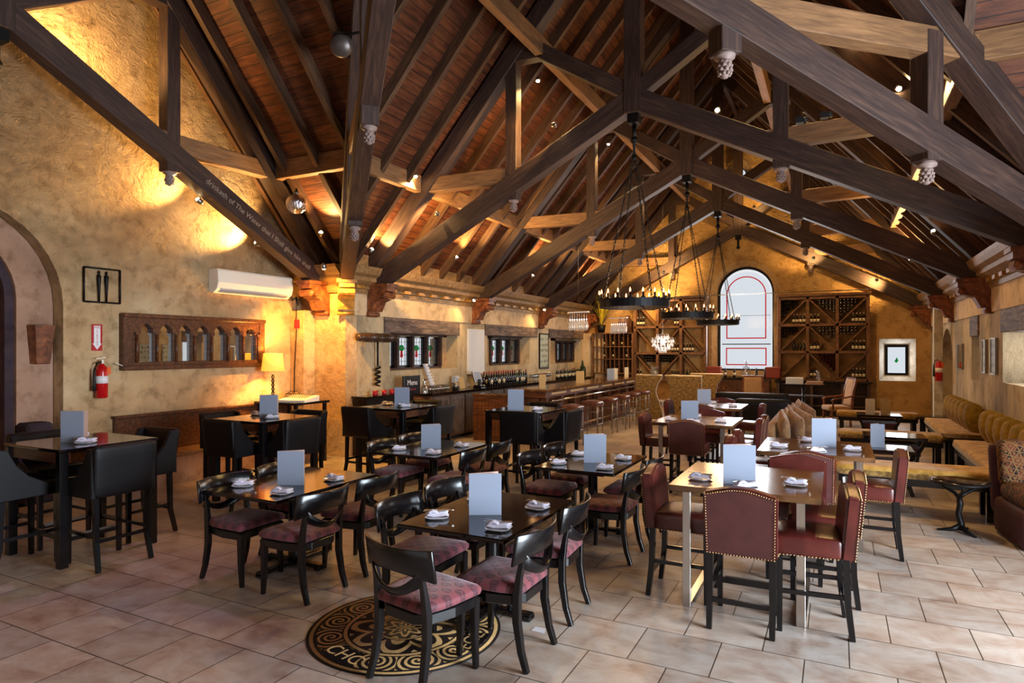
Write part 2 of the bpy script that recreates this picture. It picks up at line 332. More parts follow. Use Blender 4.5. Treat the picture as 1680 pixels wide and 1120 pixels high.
# ================================================================ the shell of the room
XL, XR, XC, HW, YC, YM, YF, XM = -7.9, 2.36, -2.77, 5.13, 8.86, 3.73, 21.3, -8.97
ZE, SL = 3.45, 1.15; ZR = ZE+HW*SL
def yz(x): return Mx(((0, 0, 1, x), (1, 0, 0, 0), (0, 1, 0, 0), (0, 0, 0, 1))) # local (u,v,w) -> (x+w, u, v)
def xz(y): return Mx(((1, 0, 0, 0), (0, 0, 1, y), (0, 1, 0, 0), (0, 0, 0, 1))) # local (u,v,w) -> (u, y+w, v)
struct('floor', 'tiles', lambda b: b.box(-12.4, -4.3, -.1, 4.9, 22, 0))
# bar wall with its three window openings
wallpoly('wall_bar', rect(YC+.3, 0, YF, 3.4), [rect(10.15, 1.52, 12.66, 2.3), rect(14.1, 1.52, 16.6, 2.32), rect(18.1, 1.5, 20.8, 2.36)], yz(XL-.75), .75, 'plaster_bar')
# smooth frieze above the stone, both long walls
struct('trim_1', 'plaster_frieze', lambda b: b.box(XL, YC, 2.585, XL+.03, YF, 3.05))
struct('trim_2', 'plaster_frieze', lambda b: b.box(XR-.03, YC, 2.585, XR, YF, 3.05))
wallpoly('wall_right', rect(YC, 0, YF, 3.4), [rect(10.2, 1.42, 12.6, 2.3), rect(14.5, 1.35, 15.25, 2.32), arch(17.55, 19.25, .02, 1.6)], yz(XR), .75, 'plaster_bar')
gable = [(XL-.7, 0), (XR+.7, 0), (XR+.7, ZE), (XC, ZR+.8), (XL-.7, ZE)]
circ = lambda cx, cz, r, n=20: [(cx+r*math.cos(2*PI*k/n), cz+r*math.sin(2*PI*k/n)) for k in range(n)]
wallpoly('wall_far', gable, [arch(-3.45, -1.72, 1.25, 3.72), rect(1.1, 1.04, 2.0, 2.25), circ(-2.77, 7.62, .36)], xz(YF), .5, 'plaster_far')
mg = [(-1.9, 0), (YC+.5, 0), (YC+.5, ZE), (YM, ZR+.8), (-1.9, ZE)]
wallpoly('wall_mirror', mg, [arch(2.24, 4.72, .0, 2.52)], yz(XM-.22), .22, 'plaster')
struct('wall_return', 'plaster', lambda b: b.box(XM-.2, YC, 0, XL, YC+.5, 3.4))
struct('wall_pilaster', 'plaster', lambda b: b.box(XM, 8.58, 0, -8.63, YC, 2.66), .01)
# rose plaster reveal ring with the stone door arch set in it
wallpoly('trim_3', arch(2.14, 4.82, 0, 2.52), [arch(2.62, 4.3, .02, 2.6)], yz(XM-.36), .12, 'plaster_pink')
wallpoly('trim_4', arch(2.5, 4.42, 0, 2.6), [arch(2.72, 4.2, .02, 2.6)], yz(XM-.5), .2, 'stone')
# the lit room seen through the arch
wallpoly('wall_passage', rect(1.5, 0, 5.5, 4.2), [], yz(XM-2.6), .1, 'plaster')
struct('trim_5', 'stone', lambda b: [b.box(XM-2.5, 4.5, 0, XM-.36, 4.6, 4.2), b.box(XM-2.5, 1.9, 0, XM-.36, 2.0, 4.2), b.box(XM-2.5, 1.9, 4.1, XM-.36, 4.6, 4.2)])
# unseen ends of the cross-shaped room, with the east window and a south one added for fill light
wallpoly('wall_east', [(-1.9, 0), (YC+.5, 0), (YC+.5, ZE), (YM, ZR+.8), (-1.9, ZE)], [rect(1.6, .25, 5.2, 3.25)], yz(4.6), .3, 'plaster')
wallpoly('wall_south', [(XL-.5, 0), (XR+.5, 0), (XR+.5, ZE), (XC, ZR+.8), (XL-.5, ZE)], [rect(-5.2, .6, -.4, 3.4)], xz(-4.3), .3, 'plaster')
struct('wall_corner', 'plaster', lambda b: [b.box(XR, YC, 0, 4.7, YC+.4, 3.5), b.box(XR, -1.8, 0, 4.7, -1.4, 3.5), b.box(XR, -4.2, 0, XR+.4, -1.4, 3.5), b.box(XM, -1.8, 0, XL, -1.4, 3.5), b.box(XL-.4, -4.2, 0, XL, -1.4, 3.5)])
def window_grid(name, X, u0, u1, v0, v1, cols, rows, fr=.06, mat='iron', depth=.08, label=None):
    fw = struct(name, mat, lambda b: [b.box(u0, v0, 0, u0+fr, v1, depth, X), b.box(u1-fr, v0, 0, u1, v1, depth, X), b.box(u0, v0, 0, u1, v0+fr, depth, X), b.box(u0, v1-fr, 0, u1, v1, depth, X)]
        + [b.box(u0+(u1-u0)*k/cols-fr*.4, v0, 0, u0+(u1-u0)*k/cols+fr*.4, v1, depth, X) for k in range(1, cols)]
        + [b.box(u0, v0+(v1-v0)*k/rows-fr*.25, 0, u1, v0+(v1-v0)*k/rows+fr*.25, depth*.6, X) for k in range(1, rows)])
    part('window_pane', 'pane', fw, lambda b: b.box(u0, v0, depth*.4, u1, v1, depth*.5, X))
    if label: fw['label'] = label
    return fw
window_grid('window_1', yz(4.62), 1.6, 5.2, .25, 3.25, 4, 3); window_grid('window_2_added', xz(-4.2), -5.2, -.4, .6, 3.4, 5, 3)  # the south window is an unseen addition, there to carry ambient fill
# bar windows: two-part oak casements with leaded lights and a small stained grape motif
def bar_window(name, y0, y1, n, X=-8.28, z0=1.56, z1=2.24, deep=.14, lead=4):
    f = struct(name, 'beam', lambda b: [b.box(X, y0, z0-.05, X+deep, y1, z0), b.box(X-.0, y0-.06, z1, X+deep+.06, y1+.06, z1+.06)]+[b.box(X, y0+(y1-y0)*k/n-.035, z0, X+deep, y0+(y1-y0)*k/n+.035, z1) for k in range(n+1)])
    w = (y1-y0)/n
    for k in range(n):
        a, c = y0+w*k+.035, y0+w*(k+1)-.035
        sash = part('sash', 'lacquer', f, lambda b: [b.box(X+.0, a, z0, X+.05, a+.045, z1), b.box(X, c-.045, z0, X+.05, c, z1), b.box(X, a, z0, X+.05, c, z0+.05), b.box(X, a, z1-.05, X+.05, c, z1)])
        part('leaded_pane', 'pane', sash, lambda b: b.box(X+.01, a, z0, X+.016, c, z1))
        part('lead_came', 'pewter', sash, lambda b: [b.box(X+.012, a+(c-a)*j/lead-.004, z0, X+.022, a+(c-a)*j/lead+.004, z1) for j in range(1, lead)]+[b.box(X+.012, a, z0+(z1-z0)*j/5-.004, X+.022, c, z0+(z1-z0)*j/5+.004) for j in range(1, 5)])
        m = (a+c)/2; zm = (z0+z1)/2+.05
        part('stained_motif', 'pane_green', sash, lambda b: b.prism([(m-.1, zm+.02), (m-.06, zm-.03), (m+.06, zm-.03), (m+.1, zm+.02), (m+.05, zm+.09), (m-.05, zm+.09)], .017, .02, yz(X)))
        part('stained_motif', 'pane_red', sash, lambda b: b.prism([(m-.035, zm-.03), (m-.05, zm-.17), (m+.05, zm-.17), (m+.035, zm-.03)], .017, .02, yz(X)))
    return f
bar_window('window_3', 10.2, 12.35, 4); bar_window('window_4', 14.75, 16.4, 3); bar_window('window_5', 19.2, 20.7, 3, z1=2.18)
struct('wall_reveal', 'plaster', lambda b: [b.box(-8.3, 12.35, 1.5, -8.2, 12.7, 2.3), b.box(-8.3, 16.4, 1.5, -8.2, 16.7, 2.35), b.box(-8.3, 14.0, 1.5, -8.2, 14.75, 2.35), b.box(-8.3, 18.0, 1.5, -8.2, 19.2, 2.4), b.box(-8.3, 20.7, 1.5, -8.2, 20.9, 2.4)]+[b.box(-8.3, a, 2.18+.05, -8.2, c, 2.4) for a, c in ((10.1, 12.7), (14, 16.7), (18, 20.9))])
# right wall windows (timber frames, daylight)
window_grid('window_6', yz(2.8), 10.2, 12.6, 1.42, 2.3, 3, 2, mat='lacquer'); window_grid('window_7', yz(2.8), 14.5, 15.25, 1.35, 2.32, 1, 1, mat='lacquer')
struct('door_1', 'stone', lambda b: [b.prism(arch(17.55, 19.25, .0, 1.6), 0, .06, yz(XR+.3))], label='arched green-edged door deep in the right wall')
# far wall: arched stained window
ZS = 3.72
def ringmesh(o, i, y0, y1):
    n = len(o); vs = [(x, y0, z) for x, z in o]+[(x, y0, z) for x, z in i]+[(x, y1, z) for x, z in o]+[(x, y1, z) for x, z in i]; fs = []
    for k in range(n):
        q = (k+1) % n; fs += [(k, q, n+q, n+k), (2*n+k, 3*n+k, 3*n+q, 2*n+q), (k, 2*n+k, 2*n+q, q), (n+k, n+q, 3*n+q, 3*n+k)]
    return vs, fs
def ins(x0, x1, z0, zs, d): return arch(x0+d, x1-d, z0+d, zs, 24)
aw = struct('window_8', 'lacquer', lambda b: [b.add(*ringmesh(ins(-3.47, -1.70, 1.23, 3.72, 0), ins(-3.47, -1.70, 1.23, 3.72, .1), YF+.2, YF+.28)), b.box(-3.32, YF+.22, 2.10, -1.85, YF+.25, 2.13), b.box(-3.32, YF+.22, 3.02, -1.85, YF+.235, 3.032)], label='tall round-headed window with red border lines')
part('clear_pane', 'pane', aw, lambda b: b.prism(ins(-3.38, -1.79, 1.3, 3.68, .05), .24, .245, xz(YF)))
part('red_border', 'pane_red', aw, lambda b: [b.add(*ringmesh(ins(-3.38, -1.79, 2.1, 3.68, .19), ins(-3.38, -1.79, 2.1, 3.68, .225), YF+.225, YF+.23)), b.add(*ringmesh(rect(-3.2, 1.44, -1.97, 2.0), rect(-3.165, 1.475, -2.005, 1.965), YF+.225, YF+.23))])
part('reveal_surround', 'plaster', aw, lambda b: b.add(*ringmesh(ins(-3.62, -1.55, 1.1, 3.72, 0), ins(-3.62, -1.55, 1.1, 3.72, .18), YF-.05, YF+.02)))
sw = struct('window_9', 'lacquer', lambda b: b.add(*ringmesh(rect(1.24, 1.17, 1.86, 2.1), rect(1.33, 1.26, 1.77, 2.01), YF+.3, YF+.38)), label='small deep square window with a pale frame')
part('clear_pane', 'pane', sw, lambda b: b.box(1.3, YF+.33, 1.2, 1.8, YF+.34, 2.05))
part('leaf_motif', 'pane_green', sw, lambda b: b.prism([(1.5, 1.6), (1.56, 1.72), (1.6, 1.62), (1.55, 1.55)], .325, .329, xz(YF)))
M['whitewash'] = plaster('whitewashed_reveal', (186, 172, 150), (208, 198, 182), (226, 220, 210), 14, .02, .8)
def fr4(b, o, i, y0, y1): # splayed reveal between outer rect at y0 and inner rect at y1
    n = 4; b.add([(x, y0, z) for x, z in o]+[(x, y1, z) for x, z in i], [(k, (k+1) % n, n+(k+1) % n, n+k) for k in range(n)])
part('splayed_reveal', 'whitewash', sw, lambda b: fr4(b, rect(1.1, 1.04, 2.0, 2.25), rect(1.26, 1.2, 1.84, 2.08), YF-.01, YF+.31))
rw = struct('window_10', 'iron', lambda b: b.add(*ringmesh(circ(-2.77, 7.62, .19), circ(-2.77, 7.62, .15), YF+.4, YF+.44)), label='small round window high in the far gable')
part('clear_pane', 'pane', rw, lambda b: b.prism(circ(-2.77, 7.62, .17), .42, .425, xz(YF)))
part('reveal_ring', 'plaster', rw, lambda b: b.add([(x, YF-.01, z) for x, z in circ(-2.77, 7.62, .38)]+[(x, YF+.43, z) for x, z in circ(-2.77, 7.62, .16)], [(k, (k+1) % 20, 20+(k+1) % 20, 20+k) for k in range(20)], True))
struct('trim_10', 'stone', lambda b: [b.box(XM-.3, 4.28, 0, XM+.03, 4.72, .7), b.box(XM-.3, 4.3, .7, XM+.02, 4.6, 1.02)], .03)
# lintels
def lintel(x0, x1, y0, y1, z0, z1, label): one('window_lintel', 'lintel', lambda b: b.box(-(x1-x0)/2, -(y1-y0)/2, -(z1-z0)/2, (x1-x0)/2, (y1-y0)/2, (z1-z0)/2), label, 'lintel', ((x0+x1)/2, (y0+y1)/2, (z0+z1)/2), group='weathered oak lintels', bevel=.012)
M['lintel_y'] = wood('grey_oak_lintel_long', (56, 44, 42), (98, 82, 74), (146, 124, 110), .7, (9, 1.2, 9), .3, .01); M['lintel'] = M['lintel_y']
lintel(-8.2, -7.86, 9.95, 12.72, 2.27, 2.585, 'weathered grey oak lintel over the wide grape-motif window'); lintel(-8.2, -7.86, 13.95, 17.06, 2.3, 2.585, 'weathered grey oak lintel above the wine bottles on the back bar')
lintel(-8.2, -7.86, 17.95, 20.95, 2.3, 2.585, 'dark oak lintel over the farthest bar window'); lintel(2.33, 2.7, 9.6, 12.62, 2.22, 2.585, 'grey oak lintel at the near end of the bench wall'); lintel(2.33, 2.7, 14.48, 15.28, 2.2, 2.585, 'short grey oak lintel over the slit niche on the bench wall')
# cornices: moulded shelf, dentils beneath
def cornice(name, x, y0, y1, sg):
    prof = [(0, 2.98), (.06, 2.98), (.06, 3.06), (.1, 3.08), (.1, 3.12), (.2, 3.18), (.24, 3.2), (.24, 3.27), (.32, 3.32), (.36, 3.4), (.38, 3.45), (0, 3.45)]
    X = Mx(((sg, 0, 0, x), (0, 0, 1, 0), (0, 1, 0, 0), (0, 0, 0, 1)))
    c = struct(name, 'cornice', lambda b: b.prism(prof, y0, y1, X))
    part('dentil_row', 'gilt', c, lambda b: [b.box(x+sg*.06, y0+.24+k*.48, 3.07, x+sg*.15, y0+.24+k*.48+.2, 3.13) for k in range(int((y1-y0-.3)/.48))])
cornice('trim_6', XL, YC-.1, YF, 1); cornice('trim_7', XR, YC-.1, YF, -1)
X = Mx(((0, 0, 1, 0), (-1, 0, 0, YC), (0, 1, 0, 0), (0, 0, 0, 1)))
struct('trim_8', 'cornice', lambda b: b.prism([(0, 2.98), (.06, 2.98), (.1, 3.12), (.24, 3.2), (.24, 3.27), (.36, 3.4), (.38, 3.45), (0, 3.45)], XM, XL+.1, X))
# ---------------------------------------------------------------- roof: eight slopes of boards on rafters
ARMS = {'north': ((0, 1), YF+.3-YM), 'south': ((0, -1), 8.0), 'west': ((-1, 0), XC-XM+.1), 'east': ((1, 0), 4.8-XC)}
k9 = 0
for nm, (a, L) in ARMS.items():
    for sgn in (-1, 1):
        k9 += 1; a3 = V((a[0], a[1], 0)); s3 = V((-a[1], a[0], 0))*sgn
        ups = (-s3+V((0, 0, SL))).normalized(); x = a3; z = x.cross(ups)
        flip = z.z < 0
        if flip: x = -a3; z = x.cross(ups)
        O = V((XC, YM, ZR+.22)); R = Mx((x, ups, z)).transposed().to_4x4(); sl = math.hypot(1, SL); H2 = HW+.35
        pts = [(0, 0), (L, 0), (L, -H2*sl), (H2, -H2*sl)]
        if flip: pts = [(-u, w) for u, w in pts][::-1]
        b = MB(); b.prism(pts, 0, .06); o = b.build('ceiling' if k9 == 1 else 'ceiling.%03d' % (k9-1), 'boards'); o.matrix_basis = TR(*O) @ R; o['kind'] = 'structure'
        o['label'] = 'boarded roof slope of the %s arm of the hall' % nm
        if nm == 'south': continue
        side = {('north', 1): 'above the bar', ('north', -1): 'above the wall benches', ('west', 1): 'of the near side wing', ('west', -1): 'above the lamp corner', ('east', 1): 'over the window wing', ('east', -1): 'over the window wing, entrance side'}[(nm, sgn)]
        if (nm, sgn) in (('west', 1), ('east', -1)): continue
        u = .35; n = 0
        while u < L-.2:
            v1 = min(u, HW); off = .12
            p1 = V((XC, YM, ZR+off)) + a3*u; p0 = V((XC, YM, ZR+off-SL*v1)) + a3*u + s3*v1
            o = beam('rafter', p0, p1, .085, .2, 'rafter', up=ups.cross(a3).normalized() if abs(ups.cross(a3).z) > .01 else (0, 0, 1), bevel=0)
            tag(o, 'long wooden rafter under the boards %s' % side, 'rafter', 'rafters %s' % side, None); u += .71; n += 1
# ridge beams and valley beams
for nm, (a, L) in ARMS.items():
    if nm == 'south': continue
    tag(beam('ridge_beam', (XC, YM, ZR), (XC+a[0]*L, YM+a[1]*L, ZR), .12, .3, 'beam'), 'ridge beam of the %s roof' % {'north': 'long hall', 'west': 'mirror-wall wing', 'east': 'window wing'}[nm], 'beam')
# white infill blocks between rafter feet on the two long cornices
for sx, nm in ((XL+.03, 'bar'), (XR-.03, 'bench wall')):
    for k in range(17):
        y = YM+.35+.71*k+.355
        if y < YC+.2 or y > YF-.1: continue
        one('soffit_block', 'cornice', lambda b: b.box(-.02, -.3, 0, .02, .3, .26), 'small cream infill board between rafter feet over the %s' % nm, 'board', (sx, y, 3.452), group='infill boards over the %s cornice' % nm)
# ---------------------------------------------------------------- trusses
def corbel(parent, base, d, mat='carved'): # scroll bracket; base = point on the wall, d = unit vector out of the wall
    d = V((d[0], d[1], 0)).normalized(); s = V((-d.y, d.x, 0)); X = Mx((d, V((0, 0, 1)), s)).transposed().to_4x4(); X = TR(*(V(base)-parent.location)) @ X
    prof = [(0, 0), (.06, 0), (.1, .05), (.11, .14), (.15, .24), (.24, .32), (.36, .35), (.46, .33), (.5, .37), (.48, .44), (.42, .46), (.5, .47), (.5, .55), (0, .55)]
    def f(b): b.prism(prof, -.13, .13, X); b.tube([X @ V((.43, .39, -.15)), X @ V((.43, .39, .15))], .05, 12); b.tube([X @ V((.07, .05, -.15)), X @ V((.07, .05, .15))], .045, 12); b.cb((.25, .58, 0), (.56, .06, .34), X); b.prism([(.12, .1), (.17, .1), (.26, .28), (.4, .33), (.22, .34), (.13, .22)], -.145, .145, X)
    return part('carved_corbel', mat, parent, f)
def pendant(parent, p, mat='pewter'):
    def f(b):
        b.lathe([(.0, -.22), (.026, -.21), (.048, -.165), (.058, -.11), (.052, -.07), (.04, -.06), (.085, -.045), (.09, -.02), (.07, 0), (.07, .03)], 14, p)
        for i in range(4):
            for k in range(8): b.ball((p[0]+(.038+.017*math.sin(PI*(i+.6)/4))*math.cos(2*PI*(k+i*.5)/8), p[1]+(.038+.017*math.sin(PI*(i+.6)/4))*math.sin(2*PI*(k+i*.5)/8), p[2]-.18+i*.033), .017, 6)
    return part('pendant_finial', mat, parent, f)
M['finial'] = plain('carved_grey_finial', (128, 106, 98), .6)
def truss(label, c, ax, span, halves=(1, -1), posts2=False, corb=True, corbmat='carved', purl=True):
    ax = V((ax[0], ax[1], 0)); sc = span/HW; C0 = V((c[0], c[1], 0)); t = thing('roof_truss', label, 'roof truss', (c[0], c[1], 5.6), group='scissor trusses')
    P = lambda v, z: C0+ax*v*sc+V((0, 0, z))
    B = lambda n, a, b, w, h, mat='beam': beam(n, a, b, w, h, mat, t, up=tuple(ax) if abs(a.z-b.z) > .99*(a-b).length else (0, 0, 1))
    B('king_post', P(0, 5.55), P(0, ZR), .26, .26)
    part('iron_strap', 'iron', t, lambda b: [b.cb((0, 0, -.04), (.17, .17, .3)), b.tube([(0, 0, -.2), (0, 0, -.42)], .035, 8), b.ball((0, 0, -.44), .06)])
    for s in halves:
        B('lower_chord', P(s*5.0, 3.2), P(0, 5.78), .22, .32)
        B('principal_rafter', P(s*5.2, ZE-.12), P(0, ZR-.14), .24, .28)
        qv = 1.92 if posts2 else 2.08; B('queen_post', P(s*qv, 4.45), P(s*qv, 6.95), .2, .2); pendant(t, P(s*qv, 4.47)-t.location, 'finial')
        B('horizontal_strut', P(s*1.9, 4.86), P(s*3.95, 4.9), .18, .26, 'beam2')
        B('upper_strut', P(s*2.2, 6.86), P(s*1.5, 6.84), .2, .24)
        B('upper_brace', P(s*1.56, 6.84), P(0, 5.85), .2, .24)
        if posts2: B('outer_post', P(s*3.54, 3.75), P(s*3.54, 4.98), .2, .2); pendant(t, P(s*3.54, 3.75)-t.location, 'finial')
        if corb: corbel(t, P(s*HW, 2.56), -ax*s, corbmat)
    return t
TY = (9.55, 13.42, 17.27, 21.12)
for y, l in zip(TY, ('scissor truss holding the nearest ring chandelier, first down the long hall', 'scissor truss second down the long hall, over the middle ring chandelier', 'scissor truss third down the long hall, over the farthest ring chandelier', 'scissor truss standing against the far gable wall')): truss(l, (XC, y), (1, 0), HW)
tm = truss('scissor truss along the mirror wall with painted lettering', (-8.4, YM), (0, 1), HW)
q = math.sqrt(.5); truss('huge diagonal valley truss running down to the corkscrew pier', (XC, YM), (-q, q), HW/q, halves=(1,), posts2=True, corbmat='gilt'); truss('huge diagonal valley truss crossing overhead with red cables', (XC+.001, YM), (q, q), HW/q, halves=(1,), posts2=True)
# red cables along the near diagonal
one('cable_run', 'foilred', lambda b: [b.tube([V((XC+t-.07*q+dx, YM+t+.1, 5.83-t*.5+.13+.02*math.sin(t*5)+dz)) for t in [i*.35+.9 for i in range(13)]], .009, 5) for dx, dz in ((-.05, .06), (-.02, .09), (-.08, .03))], 'bundle of thin red cables running along the top of the diagonal timber', 'cable')
# lettering painted on the mirror-wall truss chord (faces the room)
def text(body, size, parent, Xm, mat, name='lettering', ext=.002, align='CENTER'):
    cu = bpy.data.curves.new(name, 'FONT'); cu.body = body; cu.size = size; cu.extrude = ext; cu.align_x = align; cu.align_y = 'CENTER'
    o = bpy.data.objects.new(name, cu); COL.objects.link(o); cu.materials.append(M[mat])
    bpy.context.view_layer.update(); me = bpy.data.meshes.new_from_object(o.evaluated_get(bpy.context.evaluated_depsgraph_get())); bpy.data.objects.remove(o)
    o = bpy.data.objects.new(name, me); COL.objects.link(o)
    if parent: o.parent = parent
    o.matrix_basis = Xm; return o
ang = math.atan2(5.78-3.2, 5.0); ym, zm = YM+3.62, 5.78-3.62*math.tan(ang)
text('drinketh of The Water that I Shall give him shall', .12, tm, TR(-8.4+.115+8.4, ym-YM, zm-5.6) @ Mx(((0, 0, 1, 0), (1, 0, 0, 0), (0, 1, 0, 0), (0, 0, 0, 1))) @ RZ(-ang), 'scriptpaint')
# purlins between the trusses
def purlin(p0, p1, where): tag(beam('purlin', p0, p1, .14, .3, 'beam2'), 'squared purlin timber %s' % where, 'purlin', 'purlins '+where)
for v, z, w in ((3.95, 4.92, 'low'), (1.56, 6.9, 'high')):
    for s, sd in ((-1, 'bar'), (1, 'bench')):
        x = XC+s*v; ys = [YM+v]+list(TY)
        for bay, a, b_ in zip(('nearest', 'second', 'third', 'farthest'), ys, ys[1:]): purlin((x, a, z), (x, b_, z), '%s on the %s side slope, %s bay' % (w, sd, bay))
    purlin((-8.4, YM+v, z), (XC-v, YM+v, z), '%s in the mirror-wall wing' % w); purlin((XC+v, YM+v, z), (4.5, YM+v, z), '%s in the window wing' % w)
# ================================================================ table and chair builders
def chair_lacquer(label): # dining chair, wide curved crest over a sagging rail, faces +Y
    t = thing('dining_chair', label, 'chair')
    def leg(sx, sy):
        x, y = sx*.205, sy*.2
        if sy > 0: return lambda b: b.sweep([(x, y, .44), (x, y+.0, .2), (x, y+.012, 0)], [.05, .042, .032], [.05, .042, .032])
        return lambda b: b.sweep([(x*.96, y-.045, .72), (x*.98, y-.02, .6), (x, y, .46), (x, y, .3), (x*1.02, y-.03, .12), (x*1.04, y-.07, 0)], [.034, .036, .042, .044, .04, .034], [.03, .036, .05, .048, .04, .036])
    for sx in (-1, 1):
        for sy in (1, -1): part('leg', 'lacquer', t, leg(sx, sy), .004)
    out = lambda e: [(-.225-e, .215+e), (.225+e, .215+e), (.235+e, .0), (.2+e*.8, -.16), (.12, -.225-e), (-.12, -.225-e), (-.2-e*.8, -.16), (-.235-e, 0)]
    part('seat_frame', 'lacquer', t, lambda b: b.prism(out(0), .385, .45), .006)
    def dome(p):
        r = max(abs(p.x)/.245, abs(p.y)/.235); k = max(0, 1-r**4); p = V(p); p.z += .035*k
        if p.y < 0: p.x *= 1-.22*(min(1, -p.y/.235))**2
        return p
    part('seat_cushion', 'dots', t, lambda b: b.rbox((0, 0, .478), (.49, .47, .055), .026, 8, dome))
    def band(z0f, z1f, hw, yoff, curve, th):
        def f(b):
            n = 12; vs = []
            for i in range(n+1):
                s = -1+2*i/n; x = hw*s; y = yoff+curve*(s*s-1)
                for yy, zz in ((y, z0f(s)), (y+th, z0f(s)), (y+th-.03, z1f(s)), (y-.03, z1f(s))): vs.append((x, yy, zz))
            fs = [(i*4+k, i*4+(k+1) % 4, i*4+4+(k+1) % 4, i*4+4+k) for i in range(n) for k in range(4)]+[(3, 2, 1, 0), (n*4, n*4+1, n*4+2, n*4+3)]
            b.add(vs, fs, True)
        return f
    part('crest_rail', 'lacquer', t, band(lambda s: .695-.045*s*s, lambda s: .84-.0*s*s, .285, -.215, .085, .02), .003)
    part('lower_rail', 'lacquer', t, band(lambda s: .55+.075*s*s, lambda s: .6+.11*s*s, .2, -.235, .05, .02), .003)
    return t
def chair_black(label): # black leather bar chair with wing sides, faces +Y
    t = thing('bar_chair', label, 'chair')
    part('seat', 'blackleather', t, lambda b: b.rbox((0, .02, .72), (.5, .46, .12), .03, 6))
    def lean(p): p = V(p); p.y -= .05*(p.z+.22)/.44; p.x *= 1+.03*(p.z/.22); return p
    part('backrest', 'blackleather', t, lambda b: b.rbox((0, -.235, .87), (.54, .075, .46), .025, 6, lean))
    prof = [(-.27, .64), (.24, .64), (.25, .7), (.2, .74), (.08, .77), (-.04, .84), (-.13, .94), (-.2, 1.08), (-.27, 1.09)]
    for s in (-1, 1): part('side_wing', 'blackleather', t, lambda b: b.prism(prof, s*.265-.022, s*.265+.022, yz(0)), .008)
    for sx in (-1, 1):
        part('leg', 'lacquer', t, lambda b: b.sweep([(sx*.225, .215, .65), (sx*.225, .215, 0)], [.045, .035], [.045, .035], side=(1, 0, 0)))
        part('leg', 'lacquer', t, lambda b: b.sweep([(sx*.225, -.225, .65), (sx*.225, -.235, .25), (sx*.235, -.29, 0)], [.045, .04, .034], [.045, .04, .034]))
    part('stretcher', 'lacquer', t, lambda b: [b.cb((0, .215, .22), (.43, .022, .035)), b.cb((0, -.24, .26), (.43, .022, .03)), b.cb((-.225, -.01, .3), (.022, .44, .03)), b.cb((.225, -.01, .3), (.022, .44, .03))])
    part('foot_plate', 'steel', t, lambda b: b.cb((0, .228, .24), (.38, .006, .03)))
    return t
def chair_red(label): # burgundy parsons counter chair with brass nailheads, faces +Y
    t = thing('counter_chair', label, 'chair'); W2 = .235
    cr = [(-W2, .53), (W2, .53), (W2+.008, .965)]+[(W2*(1-2*k/14)+.0, .965+.045*math.sin(PI*k/14)**1.2) for k in range(1, 14)]+[(-W2-.008, .965)]
    Xb = TR(0, -.2, .53) @ RX(.09) @ TR(0, 0, -.53) @ Mx(((1, 0, 0, 0), (0, 0, -1, 0), (0, 1, 0, 0), (0, 0, 0, 1)))
    part('backrest', 'redleather', t, lambda b: b.prism(cr, -.035, .05, Xb), .016, seg=2)
    part('back_panel', 'redcloth', t, lambda b: b.prism([(x*.95, .53+(z-.53)*.975+.006) for x, z in cr], .0505, .053, Xb))
    part('seat', 'redleather', t, lambda b: b.rbox((0, .03, .6), (.465, .44, .14), .03, 6, lambda p: V((p.x, p.y, p.z+.02*(1-(p.x/.24)**2)*(1-(p.y/.23)**2) if p.z > 0 else p.z))))
    def nails(b):
        pts = []; n = len(cr)
        for i in range(n):
            a, c = V(cr[i]+(0,)), V(cr[(i+1) % n]+(0,)); m = max(1, round((c-a).length/.021))
            for k in range(m): q = a.lerp(c, k/m); pts.append((q.x*.93, .53+(q.y-.53)*.95+.012))
        for x, z in pts: b.ball((x, z, .054), .0062, 6, Xb)
        for s in (-1, 1):
            for k in range(18): b.ball((s*.234, -.15+k*.0225, .54), .006, 6)
    part('nailhead_trim', 'brass', t, nails)
    for sx in (-1, 1):
        part('leg', 'lacquer', t, lambda b: b.sweep([(sx*.2, .21, .55), (sx*.2, .21, 0)], [.042, .034], [.042, .034]))
        part('leg', 'lacquer', t, lambda b: b.sweep([(sx*.205, -.2, .56), (sx*.205, -.21, .25), (sx*.205, -.24, 0)], [.044, .042, .036], [.044, .042, .036]))
    part('stretcher', 'lacquer', t, lambda b: [b.cb((0, -.215, .2), (.39, .022, .035)), b.cb((-.2, 0, .28), (.022, .42, .03)), b.cb((.2, 0, .28), (.022, .42, .03)), b.cb((0, .21, .2), (.39, .022, .04))])
    part('foot_plate', 'steel', t, lambda b: b.cb((0, .224, .215), (.34, .005, .03)))
    return t
def table_dining(label, loc, sx, sy):
    t = thing('dining_table', label, 'table', loc)
    part('tabletop', 'espresso', t, lambda b: b.cb((0, 0, .735), (sx, sy, .03)), .006)
    part('pedestal', 'lacquer', t, lambda b: [b.cb((0, 0, .69), (.5, .8, .04)), b.lathe([(.06, .03), (.055, .1), (.05, .6), (.06, .68)], 16)])
    part('base', 'lacquer', t, lambda b: [b.cb((0, 0, .035), (.66, .07, .035)), b.cb((0, 0, .035), (.07, .8, .035)), b.cb((.3, 0, .02), (.06, .09, .04)), b.cb((-.3, 0, .02), (.06, .09, .04)), b.cb((0, .37, .02), (.09, .06, .04)), b.cb((0, -.37, .02), (.09, .06, .04))], .006)
    return t
